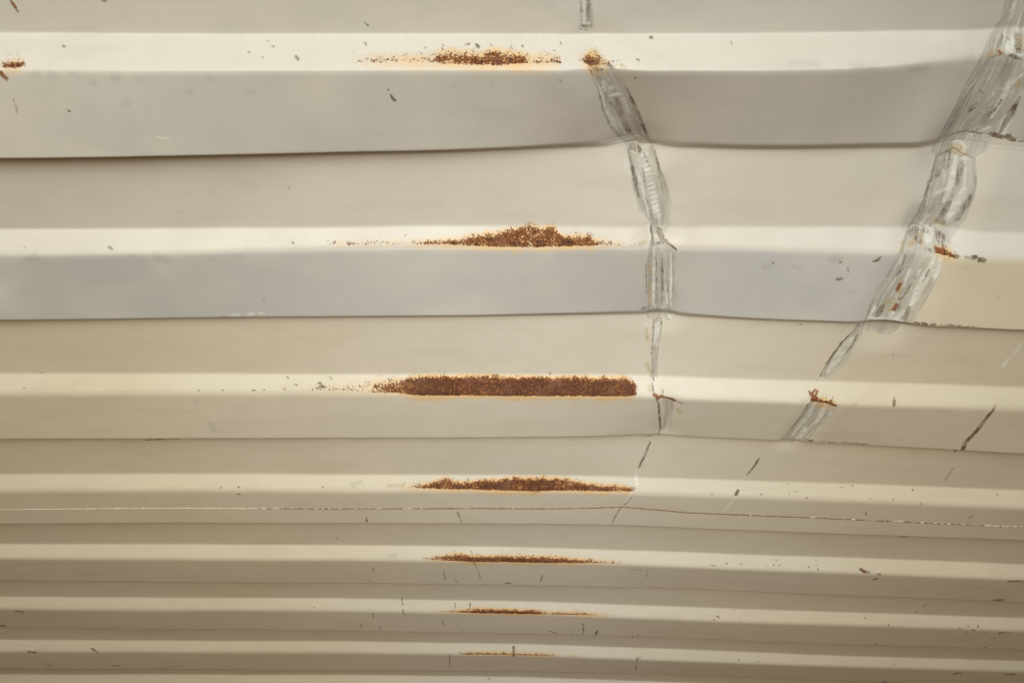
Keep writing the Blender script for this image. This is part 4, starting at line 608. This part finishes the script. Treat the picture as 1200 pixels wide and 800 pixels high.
def sag(X, S):
    """height of the bent sheet against a flat roof, from the dent table (mm, one row per edge)"""
    T = gauss_cols(np.array(DENT, float), 0.8) / 1000.0
    xs = DENT_X0 + DENT_DX * np.arange(T.shape[1])
    es = np.array(DENT_S)
    fi = np.clip((X - xs[0]) / DENT_DX, 0, T.shape[1] - 1.001); i = fi.astype(int); fx = fi - i
    j = np.clip(np.searchsorted(es, S) - 1, 0, len(es) - 2)
    fy = np.clip((S - es[j]) / (es[j + 1] - es[j]), 0, 1)
    jj = j[:, None]; fy = fy[:, None]
    a = T[jj, i] * (1 - fx) + T[jj, i + 1] * fx
    b = T[jj + 1, i] * (1 - fx) + T[jj + 1, i + 1] * fx
    return a * (1 - fy) + b * fy
# ---------------------------------------------------------------- the sheet
S, X, Yr = grid()
NR, NC = X.shape
rng = np.random.default_rng(7)
def smooth_noise(shape, step, amp, seed):
    r = np.random.default_rng(seed); g = r.standard_normal((shape[0] // step[0] + 4, shape[1] // step[1] + 4))
    a = np.arange(shape[0]) / step[0]; b = np.arange(shape[1]) / step[1]
    i = a.astype(int); j = b.astype(int); fa = a - i; fb = b - j
    fa = (fa * fa * (3 - 2 * fa))[:, None]; fb = (fb * fb * (3 - 2 * fb))[None, :]
    i = i[:, None]; j = j[None, :]
    return amp * ((g[i, j] * (1 - fa) + g[i + 1, j] * fa) * (1 - fb) + (g[i, j + 1] * (1 - fa) + g[i + 1, j + 1] * fa) * fb)
Y = np.repeat(np.interp(S, _fs, _fy)[:, None], NC, 1)
Z = np.interp(S, _fs, _fz)[:, None] + sag(X, S) + ROOF_Z
Z += smooth_noise(X.shape, (70, 130), 0.00035, 1) + smooth_noise(X.shape, (160, 330), 0.0009, 2)

def window(pts, pad):
    xs = [p[0] for p in pts]; ss = [p[1] for p in pts]
    r0, r1 = np.searchsorted(S, min(ss) - pad), np.searchsorted(S, max(ss) + pad)
    r0 = max(r0 - 1, 0); r1 = min(r1 + 1, NR)
    if r1 <= r0: return None
    lo, hi = min(xs) - pad, max(xs) + pad
    c0 = min(np.searchsorted(X[r, :], lo) for r in (r0, r1 - 1)); c1 = max(np.searchsorted(X[r, :], hi) for r in (r0, r1 - 1))
    return slice(r0, r1), slice(max(c0 - 1, 0), min(c1 + 1, NC))
def path_dist(x, s, pts):
    """distance to a polyline, the parameter along it and the signed side offset (metres)"""
    best = np.full(x.shape, 9.0); al = np.zeros(x.shape); side = np.zeros(x.shape); acc = 0.0; fr = np.zeros(x.shape)
    tot = sum(math.dist(a[:2], b[:2]) for a, b in zip(pts, pts[1:])) or 1e-6
    for a, b in zip(pts, pts[1:]):
        ux, us = b[0] - a[0], b[1] - a[1]; L = math.hypot(ux, us) or 1e-6
        t = np.clip(((x - a[0]) * ux + (s - a[1]) * us) / L ** 2, 0, 1)
        dx, ds = x - (a[0] + t * ux), s - (a[1] + t * us); d = np.hypot(dx, ds)
        m = d < best
        best[m] = d[m]; al[m] = (acc + t * L)[m]; fr[m] = ((acc + t * L) / tot)[m]
        side[m] = ((dx * us - ds * ux) / L)[m]
        acc += L
    return best, al, fr, side
def stroke_field(strokes, reach=4.0, taper=True):
    """signed distance (mm, positive inside) to the nearest stroke edge"""
    Fd = np.full(X.shape, -reach, np.float32)
    for hw, pts in strokes:
        w = window(pts, (hw + reach) / 1000)
        if w is None: continue
        d, al, fr, sd = path_dist(X[w], S[w[0]][:, None] + 0 * X[w], pts)
        h = hw
        if taper and len(pts) > 2: h = hw * (0.45 + 0.55 * np.sin(np.clip(fr, 0, 1) * math.pi) ** 0.7)
        Fd[w] = np.maximum(Fd[w], np.clip(h - d * 1000, -reach, reach))
    return Fd
f_dark = stroke_field(DARK); f_pale = stroke_field(PALE); f_ochre = stroke_field(OCHRE); f_rusty = stroke_field(RUSTY)
f_smudge = stroke_field(SMUDGE, 6.0, False)

DENTS = {1: (0.0030, 0.024), 2: (0.0020, 0.020), 3: (0.0022, 0.020), 5: (0.0035, 0.034), 6: (0.0025, 0.028), 7: (0.0030, 0.030), 9: (0.0015, 0.018), 10: (0.0012, 0.015)}
# scrapes: mask (signed mm), position along and across
f_scr = np.full(X.shape, -4.0, np.float32); f_al = np.zeros(X.shape, np.float32); f_ac = np.zeros(X.shape, np.float32)
scr_id = np.zeros(X.shape, np.int16)
for n, (lab, pts) in enumerate(SCRAPES):
    hm = max(p[2] for p in pts)
    w = window(pts, (hm + 4) / 1000)
    d, al, fr, sd = path_dist(X[w], S[w[0]][:, None] + 0 * X[w], pts)
    seg = np.cumsum([0] + [math.dist(a[:2], b[:2]) for a, b in zip(pts, pts[1:])]); seg /= seg[-1]
    h = np.interp(fr, seg, [p[2] for p in pts])
    end = np.where(d > np.abs(sd) + 1e-4, (d - np.abs(sd)) * 1000 * 2.0, 0)
    v = np.clip(h - np.abs(sd) * 1000 - end, -4, 20)
    m = v > f_scr[w]
    a, b, c, e = f_scr[w].copy(), f_al[w].copy(), f_ac[w].copy(), scr_id[w].copy()
    a[m] = v[m]; b[m] = al[m] + n * 0.37; c[m] = (sd * 1000 / h)[m]; e[m & (v > 0)] = n + 1
    f_scr[w] = a; f_al[w] = b; f_ac[w] = c; scr_id[w] = e
    # the sheet is pressed in along the scrape
    Z[w] += 0.0009 * np.clip(a / 5, 0, 1) * (m)
    # and buckled around it
    dep, sg = DENTS.get(n, (0, 1))
    if dep:
        w = window(pts, 3 * sg)
        d, al, fr, sd = path_dist(X[w], S[w[0]][:, None] + 0 * X[w], pts)
        Z[w] += 1.3 * dep * np.exp(-(d / sg) ** 2) - 0.35 * dep * np.exp(-((d - 1.5 * sg) / (0.7 * sg)) ** 2) * (d < 3 * sg)

# rust: density field and the stain creeping out of it
f_rust = np.zeros(X.shape, np.float32); f_stain = np.zeros(X.shape, np.float32)
rust_id = np.zeros(X.shape, np.int16)
for n, (lab, pts) in enumerate(RUST):
    xs = [p[0] for p in pts]
    w = window([(p[0], p[1]) for p in pts] + [(p[0], p[2]) for p in pts], 0.02)
    x = X[w]; s = S[w[0]][:, None] + 0 * x
    a = np.interp(x, xs, [p[1] for p in pts]); b = np.interp(x, xs, [p[2] for p in pts]); den = np.interp(x, xs, [p[3] for p in pts])
    wav = np.interp(x[0] * 1000 % 977, np.arange(0, 978, 6.5), np.random.default_rng(50 + n).uniform(-1, 1, 151))[None, :]
    wv2 = np.interp(x[0] * 1000 % 977, np.arange(0, 978, 19.0), np.random.default_rng(90 + n).uniform(-1, 1, 52))[None, :]
    th = np.clip(b - a, 0, 0.03)
    a = a + (0.14 * wav + 0.10 * wv2) * th * (1.0 if den.max() < 1.09 else 0.4); den = den * (1 + 0.10 * wv2) * (1 + 0.08 * wav)
    endfade = np.clip(np.minimum((x - xs[0] + 0.004) / 0.008, (xs[-1] + 0.004 - x) / 0.008), 0, 1)
    near = np.clip((s - a + 0.0045) / 0.010, 0, 1); far = np.clip((b + 0.0012 - s) / 0.0024, 0, 1)
    fld = den * endfade * near * far
    up = 0.42 * den * endfade * np.exp(-np.clip(a - s, 0, 1) / 0.006) * (s < a) * (den > 0.3)
    fld = np.maximum(fld, up)
    f_rust[w] = np.maximum(f_rust[w], fld)
    ef2 = np.clip(np.minimum((x - xs[0] + 0.012) / 0.03, (xs[-1] + 0.012 - x) / 0.03), 0, 1)
    st = np.minimum(den, 1) * ef2 * np.exp(-(np.clip(s - b, 0, 1) / (0.0095 + 0.004 * wv2)) ** 2 - (np.clip(a - s, 0, 1) / 0.0042) ** 2)
    f_stain[w] = np.maximum(f_stain[w], st)
    q = rust_id[w]; q[(fld > 0.30)] = n + 1; rust_id[w] = q

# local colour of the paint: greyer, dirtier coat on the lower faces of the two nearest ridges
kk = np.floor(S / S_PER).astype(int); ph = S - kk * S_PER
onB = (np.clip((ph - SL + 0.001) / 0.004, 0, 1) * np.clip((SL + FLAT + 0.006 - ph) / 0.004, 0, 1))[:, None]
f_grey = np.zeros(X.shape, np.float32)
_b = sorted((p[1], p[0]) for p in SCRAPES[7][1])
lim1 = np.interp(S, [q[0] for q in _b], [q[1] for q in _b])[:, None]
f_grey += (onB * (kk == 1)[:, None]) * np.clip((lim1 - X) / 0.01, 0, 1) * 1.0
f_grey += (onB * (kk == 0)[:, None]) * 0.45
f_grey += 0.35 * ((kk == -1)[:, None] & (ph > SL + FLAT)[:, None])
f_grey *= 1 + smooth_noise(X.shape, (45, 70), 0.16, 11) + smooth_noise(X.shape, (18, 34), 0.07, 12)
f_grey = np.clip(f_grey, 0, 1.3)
# light's warm shift painted in: yellower towards the sides, from the second recess on
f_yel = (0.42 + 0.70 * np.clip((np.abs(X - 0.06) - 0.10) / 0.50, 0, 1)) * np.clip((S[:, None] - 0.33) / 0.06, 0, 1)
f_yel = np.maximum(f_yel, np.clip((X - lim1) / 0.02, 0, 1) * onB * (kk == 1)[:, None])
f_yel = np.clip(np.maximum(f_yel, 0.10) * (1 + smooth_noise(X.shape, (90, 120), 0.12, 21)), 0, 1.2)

# ---------------------------------------------------------------- materials
def ramp(nt, fac, stops, interp='LINEAR'):
    r = nt.nodes.new('ShaderNodeValToRGB'); r.color_ramp.interpolation = interp
    el = r.color_ramp.elements
    while len(el) < len(stops): el.new(0.5)
    for e, (p, c) in zip(el, stops): e.position = p; e.color = (*c, 1) if len(c) == 3 else c
    nt.links.new(fac, r.inputs[0]); return r.outputs[0]
class NT:
    def __init__(self, name):
        self.m = bpy.data.materials.new(name); self.m.use_nodes = True; self.t = self.m.node_tree
        self.b = self.t.nodes['Principled BSDF']
    def n(self, t): return self.t.nodes.new(t)
    def put(self, sock, v):
        if hasattr(v, 'is_linked') or isinstance(v, bpy.types.NodeSocket): self.t.links.new(v, sock)
        else: sock.default_value = v
    def attr(self, name):
        a = self.n('ShaderNodeAttribute'); a.attribute_name = name; return a.outputs['Fac']
    def math(self, op, a, b=None, c=None, clamp=False):
        m = self.n('ShaderNodeMath'); m.operation = op; m.use_clamp = clamp
        self.put(m.inputs[0], a)
        if b is not None: self.put(m.inputs[1], b)
        if c is not None: self.put(m.inputs[2], c)
        return m.outputs[0]
    def noise(self, vec, scale, detail=3, rough=0.55, dist=0.0):
        q = self.n('ShaderNodeTexNoise'); self.put(q.inputs['Vector'], vec); q.inputs['Scale'].default_value = scale
        q.inputs['Detail'].default_value = detail; q.inputs['Roughness'].default_value = rough; q.inputs['Distortion'].default_value = dist
        return q.outputs['Fac']
    def mapr(self, v, a, b, c=0.0, d=1.0, smooth=False):
        m = self.n('ShaderNodeMapRange'); m.clamp = True
        if smooth: m.interpolation_type = 'SMOOTHSTEP'
        self.put(m.inputs['Value'], v); self.put(m.inputs['From Min'], a); self.put(m.inputs['From Max'], b)
        self.put(m.inputs['To Min'], c); self.put(m.inputs['To Max'], d); return m.outputs[0]
    def mix(self, f, a, b, mode='MIX'):
        m = self.n('ShaderNodeMix'); m.data_type = 'RGBA'; m.blend_type = mode
        self.put(m.inputs[0], f)
        for i, v in ((6, a), (7, b)):
            if isinstance(v, tuple): m.inputs[i].default_value = (*v, 1)
            else: self.t.links.new(v, m.inputs[i])
        return m.outputs[2]
    def comb(self, x, y, z=0.0):
        c = self.n('ShaderNodeCombineXYZ'); self.put(c.inputs[0], x); self.put(c.inputs[1], y); self.put(c.inputs[2], z); return c.outputs[0]

def roof_material():
    N = NT('aged_cream_paint')
    tc = N.n('ShaderNodeTexCoord').outputs['Object']
    mp = N.n('ShaderNodeMapping'); mp.inputs['Scale'].default_value = (0.25, 1, 1); N.put(mp.inputs[0], tc); wide = mp.outputs[0]
    # paint
    n1 = N.noise(wide, 3.0, 4); n2 = N.noise(tc, 22, 5, 0.6); n3 = N.noise(tc, 900, 2)
    paint = N.mix(N.mapr(n1, 0.35, 0.65), PAINT_A, PAINT_B)
    paint = N.mix(N.mapr(n2, 0.45, 0.75, 0, 0.22), paint, (0.48, 0.44, 0.36))
    n5 = N.noise(wide, 34, 5, 0.65, 0.6)
    paint = N.mix(N.mapr(n5, 0.50, 0.72, 0, 0.20), paint, (0.40, 0.36, 0.28))
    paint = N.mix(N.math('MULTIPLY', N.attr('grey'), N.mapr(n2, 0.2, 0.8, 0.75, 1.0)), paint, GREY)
    paint = N.mix(N.mapr(n3, 0.3, 0.7, 0, 0.05), paint, (0.3, 0.27, 0.2))
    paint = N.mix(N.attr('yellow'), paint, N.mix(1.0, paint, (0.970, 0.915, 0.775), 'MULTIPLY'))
    # smudges
    sm = N.mapr(N.math('ADD', N.attr('smudge'), N.math('MULTIPLY', N.math('SUBTRACT', N.noise(tc, 180, 4, 0.7), 0.5), 9.0)), -3.0, 6.0, 0, 0.26, True)
    paint = N.mix(sm, paint, (0.23, 0.22, 0.18))
    # tiny stray chips everywhere
    vo = N.n('ShaderNodeTexVoronoi'); N.put(vo.inputs['Vector'], tc); vo.inputs['Scale'].default_value = 42
    sep = N.n('ShaderNodeSeparateColor'); N.put(sep.inputs[0], vo.outputs['Color'])
    chip = N.math('MULTIPLY', N.mapr(vo.outputs['Distance'], 0.055, 0.03), N.mapr(N.math('MULTIPLY', sep.outputs[0], N.mapr(N.noise(tc, 4.5, 2), 0.35, 0.7)), 0.66, 0.70))
    paint = N.mix(N.math('MULTIPLY', chip, 0.7), paint, (0.16, 0.11, 0.06))
    # scrapes: streaks run along the drag direction
    al = N.attr('scr_al'); ac = N.attr('scr_ac'); sc = N.attr('scr')
    st1 = N.noise(N.comb(N.math('MULTIPLY', al, 22.0), N.math('MULTIPLY', ac, 4.5)), 1.0, 4, 0.6, 0.5)
    st2 = N.noise(N.comb(N.math('MULTIPLY', al, 35.0), N.math('MULTIPLY', ac, 17.0), 4.0), 1.0, 3, 0.6, 0.35)
    st3 = N.noise(N.comb(N.math('MULTIPLY', al, 14.0), N.math('MULTIPLY', ac, 2.0), 9.0), 1.0, 3, 0.6, 0.3)
    st4 = N.noise(N.comb(N.math('MULTIPLY', al, 150.0), N.math('MULTIPLY', ac, 2.5), 14.0), 1.0, 3, 0.6, 0.6)
    grit = N.noise(tc, 420, 4, 0.7)
    edge = N.math('ADD', sc, N.math('MULTIPLY', N.math('SUBTRACT', st3, 0.54), 14.0))
    edge = N.math('ADD', edge, N.math('MULTIPLY', N.math('SUBTRACT', grit, 0.5), 3.0))
    smask = N.math('MULTIPLY', N.mapr(edge, -0.6, 2.2, 0, 1, True), N.mapr(sc, -3.5, -1.0))
    streak = N.math('ADD', N.math('MULTIPLY', st1, 0.55), N.math('MULTIPLY', st2, 0.45))
    scol = ramp(N.t, N.mapr(streak, 0.35, 0.65), [(0.0, (0.20, 0.175, 0.13)), (0.25, (0.28, 0.255, 0.205)), (0.5, (0.375, 0.35, 0.29)), (0.72, (0.46, 0.43, 0.37)), (0.86, (0.55, 0.525, 0.465)), (1.0, (0.70, 0.68, 0.62))])
    scol = N.mix(N.mapr(st4, 0.56, 0.70, 0, 0.55), scol, (0.66, 0.64, 0.58))
    scol = N.mix(N.mapr(N.math('ADD', N.math('MULTIPLY', st2, 0.5), N.math('MULTIPLY', grit, 0.5)), 0.46, 0.40, 0, 0.7), scol, (0.19, 0.165, 0.12))
    scol = N.mix(N.mapr(grit, 0.58, 0.68, 0, 0.5), scol, (0.17, 0.14, 0.09))
    col = N.mix(N.math('MULTIPLY', smask, N.mapr(N.math('ADD', N.math('MULTIPLY', st3, 0.5), N.math('MULTIPLY', st2, 0.5)), 0.40, 0.60, 0.30, 0.90)), paint, scol)
    # painted strokes
    wob = N.math('ADD', N.math('MULTIPLY', N.math('SUBTRACT', N.noise(tc, 480, 4, 0.7), 0.5), 4.5), N.math('MULTIPLY', N.math('SUBTRACT', N.noise(tc, 130, 2, 0.6), 0.55), 2.0))
    def stroke(name, soft0, soft1, amt, wobble=1.0):
        return N.mapr(N.math('ADD', N.attr(name), N.math('MULTIPLY', wob, wobble)), soft0, soft1, 0, amt, True)
    pale = N.math('MULTIPLY', stroke('pale', -1.5, 1.5, 0.9), N.mapr(N.noise(tc, 110, 4, 0.65), 0.36, 0.60, 0.25, 1.0))
    col = N.mix(pale, col, (0.70, 0.675, 0.60))
    ochre = N.math('MULTIPLY', stroke('ochre', -1.6, 1.6, 0.75, 1.8), N.mapr(grit, 0.40, 0.60, 0.15, 1.0))
    col = N.mix(ochre, col, (0.40, 0.27, 0.10))
    # rust stain then rust crust
    g1 = N.noise(tc, 480, 4, 0.75); g2 = N.noise(tc, 120, 4, 0.6); g3 = N.noise(tc, 700, 3, 0.7); g4 = N.noise(tc, 38, 4, 0.7)
    stain = N.attr('stain')
    stf = N.math('MULTIPLY', N.mapr(N.math('ADD', stain, N.math('MULTIPLY', N.math('SUBTRACT', g2, 0.5), 0.9)), 0.25, 1.0), 0.72)
    col = N.mix(stf, col, (0.68, 0.40, 0.13))
    ru = N.attr('rust')
    gg = N.math('ADD', N.math('MULTIPLY', g1, 0.6), N.math('MULTIPLY', g2, 0.4))
    ggn = N.mapr(gg, 0.34, 0.66, 0.0, 1.0)
    rm = N.mapr(N.math('SUBTRACT', ru, ggn), -0.03, 0.10)
    rcol = ramp(N.t, N.mapr(N.math('ADD', N.math('MULTIPLY', g3, 0.5), N.math('MULTIPLY', g1, 0.5)), 0.33, 0.67), [(0.0, (0.028, 0.010, 0.006)), (0.4, (0.070, 0.022, 0.009)), (0.72, (0.135, 0.048, 0.019)), (1.0, (0.30, 0.16, 0.09))])
    rcol = N.mix(N.mapr(N.math('SUBTRACT', ru, ggn), 0.48, 0.02, 0, 0.85), rcol, (0.36, 0.13, 0.028))
    rcol = N.mix(N.mapr(g4, 0.52, 0.66, 0, 0.55), rcol, (0.21, 0.095, 0.055))
    col = N.mix(rm, col, rcol)
    dark = N.math('MULTIPLY', stroke('dark', -0.7, 0.7, 0.95), N.mapr(N.noise(tc, 75, 3, 0.6), 0.36, 0.58, 0.45, 1.0))
    dark = N.math('MULTIPLY', dark, N.math('SUBTRACT', 1.0, N.math('MULTIPLY', smask, N.mapr(N.math('ADD', N.math('MULTIPLY', st2, 0.6), N.math('MULTIPLY', grit, 0.4)), 0.56, 0.44, 0, 0.85))))
    col = N.mix(dark, col, N.mix(N.mapr(g2, 0.4, 0.6), (0.090, 0.062, 0.034), (0.17, 0.11, 0.058)))
    rusty = stroke('rusty', -0.5, 0.5, 0.9)
    col = N.mix(rusty, col, N.mix(N.mapr(g1, 0.4, 0.6), (0.14, 0.045, 0.018), (0.30, 0.11, 0.035)))
    N.put(N.b.inputs['Base Color'], col)
    rough = N.math('ADD', N.mapr(n2, 0.3, 0.7, 0.40, 0.52), N.math('MULTIPLY', N.math('MAXIMUM', rm, dark), 0.4), clamp=True)
    N.put(N.b.inputs['Roughness'], rough)
    N.b.inputs['Specular IOR Level'].default_value = 0.35
    # relief (metres)
    h = N.math('MULTIPLY', rm, N.math('ADD', 0.00015, N.math('MULTIPLY', g1, 0.0005)))
    h = N.math('ADD', h, N.math('MULTIPLY', smask, N.math('MULTIPLY', streak, 0.0012)))
    h = N.math('ADD', h, N.math('MULTIPLY', dark, -0.0004))
    h = N.math('ADD', h, N.math('MULTIPLY', pale, 0.0003))
    h = N.math('ADD', h, N.math('MULTIPLY', N.noise(tc, 60, 3), 0.00012))
    bp = N.n('ShaderNodeBump'); bp.inputs['Strength'].default_value = 0.8; bp.inputs['Distance'].default_value = 1.0
    N.put(bp.inputs['Height'], h); N.put(N.b.inputs['Normal'], bp.outputs[0])
    return N.m
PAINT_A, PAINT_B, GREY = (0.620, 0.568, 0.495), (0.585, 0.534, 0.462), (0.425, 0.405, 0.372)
MAT = roof_material()

def seam_material():
    N = NT('painted_weld_bead')
    tc = N.n('ShaderNodeTexCoord').outputs['Object']
    a = N.attr('seam_rust')
    n = N.noise(tc, 150, 4, 0.7)
    f = N.mapr(N.math('ADD', a, N.math('MULTIPLY', N.math('SUBTRACT', n, 0.5), 3.2)), 0.62, 0.95)
    col = N.mix(N.mapr(n, 0.35, 0.65), (0.66, 0.61, 0.48), (0.55, 0.49, 0.37))
    col = N.mix(f, col, N.mix(N.mapr(N.noise(tc, 420, 3), 0.4, 0.6), (0.11, 0.055, 0.028), (0.27, 0.14, 0.07)))
    N.put(N.b.inputs['Base Color'], col); N.b.inputs['Roughness'].default_value = 0.6
    return N.m
MAT_SEAM = seam_material()
def outer_material():
    N = NT('outer_sheet_paint')
    tc = N.n('ShaderNodeTexCoord').outputs['Object']
    N.put(N.b.inputs['Base Color'], N.mix(N.noise(tc, 6, 4), (0.45, 0.41, 0.32), (0.34, 0.31, 0.25)))
    N.b.inputs['Roughness'].default_value = 0.6
    return N.m
MAT_OUT = outer_material()

# ---------------------------------------------------------------- objects
COL = SC.collection
root = bpy.data.objects.new('shipping_container', None); COL.objects.link(root)
root.location = (0, 0, ROOF_Z); root['category'] = 'shipping container'
root['label'] = 'dented cream shipping container with corrugated steel, scraped and rusty along its ridges'
P3 = np.stack([X, Y, Z - ROOF_Z], -1).reshape(-1, 3)
# smooth normals of the whole sheet, kept by every piece cut from it
gs = np.stack([np.gradient(Y, axis=0), np.gradient(Z, axis=0)], 0)
ty = np.gradient(Y, axis=0); tz = np.gradient(Z, axis=0); tx = np.gradient(X, axis=0)
ux = np.gradient(X, axis=1); uz = np.gradient(Z, axis=1)
nrm = np.stack([-(ty * uz), tz * ux * 0 + (uz * tx - ux * tz), ux * ty], -1)
nrm /= np.linalg.norm(nrm, axis=-1, keepdims=True)
nrm[nrm[..., 2] > 0] *= -1
nrm = nrm.reshape(-1, 3)
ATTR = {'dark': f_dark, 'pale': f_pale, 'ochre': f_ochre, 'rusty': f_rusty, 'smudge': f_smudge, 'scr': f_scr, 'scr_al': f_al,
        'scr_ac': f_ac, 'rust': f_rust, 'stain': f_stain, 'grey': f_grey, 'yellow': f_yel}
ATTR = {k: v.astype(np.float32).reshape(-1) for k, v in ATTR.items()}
ri, ci = np.meshgrid(np.arange(NR - 1), np.arange(NC - 1), indexing='ij')
v00 = (ri * NC + ci)
def tag(o, label): o['label'] = label
def piece(name, mask, label=None, mat=None):
    f = v00[mask]
    # counter-clockwise from below, so that faces look down into the container
    quads = np.stack([f, f + NC, f + NC + 1, f + 1], -1)
    used, inv = np.unique(quads.ravel(), return_inverse=True)
    me = bpy.data.meshes.new(name); nv, nf = len(used), len(quads)
    me.vertices.add(nv); me.vertices.foreach_set('co', P3[used].astype(np.float32).ravel())
    me.loops.add(nf * 4); me.loops.foreach_set('vertex_index', inv.astype(np.int32).ravel())
    me.polygons.add(nf); me.polygons.foreach_set('loop_start', np.arange(0, nf * 4, 4, dtype=np.int32))
    me.update(calc_edges=True)
    me.polygons.foreach_set('use_smooth', np.ones(nf, bool))
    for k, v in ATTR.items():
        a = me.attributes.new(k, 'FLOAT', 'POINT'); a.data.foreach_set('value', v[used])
    me.normals_split_custom_set_from_vertices(nrm[used].astype(np.float32))
    me.materials.append(mat or MAT)
    o = bpy.data.objects.new(name, me); COL.objects.link(o); o.parent = root
    if label: tag(o, label)
    return o
fr_id = rust_id[:-1, :-1]; fs_id = scr_id[:-1, :-1]
seam_s = np.interp(X[:-1, :-1], [p[0] for p in SEAM], [p[1] for p in SEAM])
farside = S[:-1][:, None] > seam_s
is_r = fr_id > 0; is_s = (fs_id > 0) & ~is_r
plain = ~is_r & ~is_s
piece('roof_panel', plain & ~farside, 'near roof panel with four deep ridges, the more dented and scraped one')
piece('roof_panel', plain & farside, 'far roof panel of shallow looking ridges beyond the weld line')
for n, (lab, pts) in enumerate(RUST):
    m = fr_id == n + 1
    if m.any(): piece('rust_patch', m, lab)
for n, (lab, pts) in enumerate(SCRAPES):
    m = (fs_id == n + 1) & is_s
    if m.any(): piece('scrape_mark', m, lab)

# outer skin of the sheet, 2 mm above, with closed rims
rr = np.unique(np.concatenate([np.searchsorted(S, NS).clip(0, NR - 1), [0, NR - 1]])); cc = np.linspace(0, NC - 1, 90).astype(int)
Vo = np.stack([X[np.ix_(rr, cc)], Y[np.ix_(rr, cc)], Z[np.ix_(rr, cc)] - ROOF_Z + 0.006], -1)
nr, nc = len(rr), len(cc); verts = Vo.reshape(-1, 3).tolist(); faces = []
for i in range(nr - 1):
    for j in range(nc - 1):
        a = i * nc + j; faces.append((a, a + 1, a + nc + 1, a + nc))
me = bpy.data.meshes.new('outer_skin'); me.from_pydata(verts, [], faces); me.materials.append(MAT_OUT)
o = bpy.data.objects.new('outer_skin', me); COL.objects.link(o); o.parent = root

# weld bead joining the two panels
def surf_point(x, s):
    r = int(np.clip(np.searchsorted(S, s), 1, NR - 1)); c = int(np.clip(np.searchsorted(X[r], x), 1, NC - 1))
    return np.array([x, np.interp(s, S, Y[:, 0]), Z[r, c] - ROOF_Z])
rw = random.Random(3)
verts, faces, sr = [], [], []
xs = np.arange(-1.45, 1.45, 0.0022)
for x in xs:
    s = np.interp(x, [p[0] for p in SEAM], [p[1] for p in SEAM])
    p = surf_point(x, s); w = 0.0012 + rw.uniform(-0.0003, 0.0005); hgt = 0.0011 + rw.uniform(-0.0003, 0.0004)
    px = 600 * x  # metres -> stretches of the bead that have rusted through
    r_ = np.interp(x, [-1.2, -0.40, -0.34, -0.05, 0.15, 0.30, 0.52, 0.9, 1.4], [0.15, 0.30, 1.0, 1.15, 1.3, 1.25, 1.0, 0.6, 0.45])
    for k in range(5):
        a = math.pi * k / 4
        verts.append((p[0], p[1] + w * math.cos(a), p[2] + 0.0004 - hgt * math.sin(a))); sr.append(r_)
for i in range(len(xs) - 1):
    for k in range(4):
        a = i * 5 + k; faces.append((a, a + 1, a + 6, a + 5))
me = bpy.data.meshes.new('weld_seam'); me.from_pydata(verts, [], faces); me.materials.append(MAT_SEAM)
at = me.attributes.new('seam_rust', 'FLOAT', 'POINT'); at.data.foreach_set('value', np.array(sr, np.float32))
for p in me.polygons: p.use_smooth = True
o = bpy.data.objects.new('weld_seam', me); COL.objects.link(o); o.parent = root
tag(o, 'thin pale weld line across the fourth ridge, rusty in its middle')
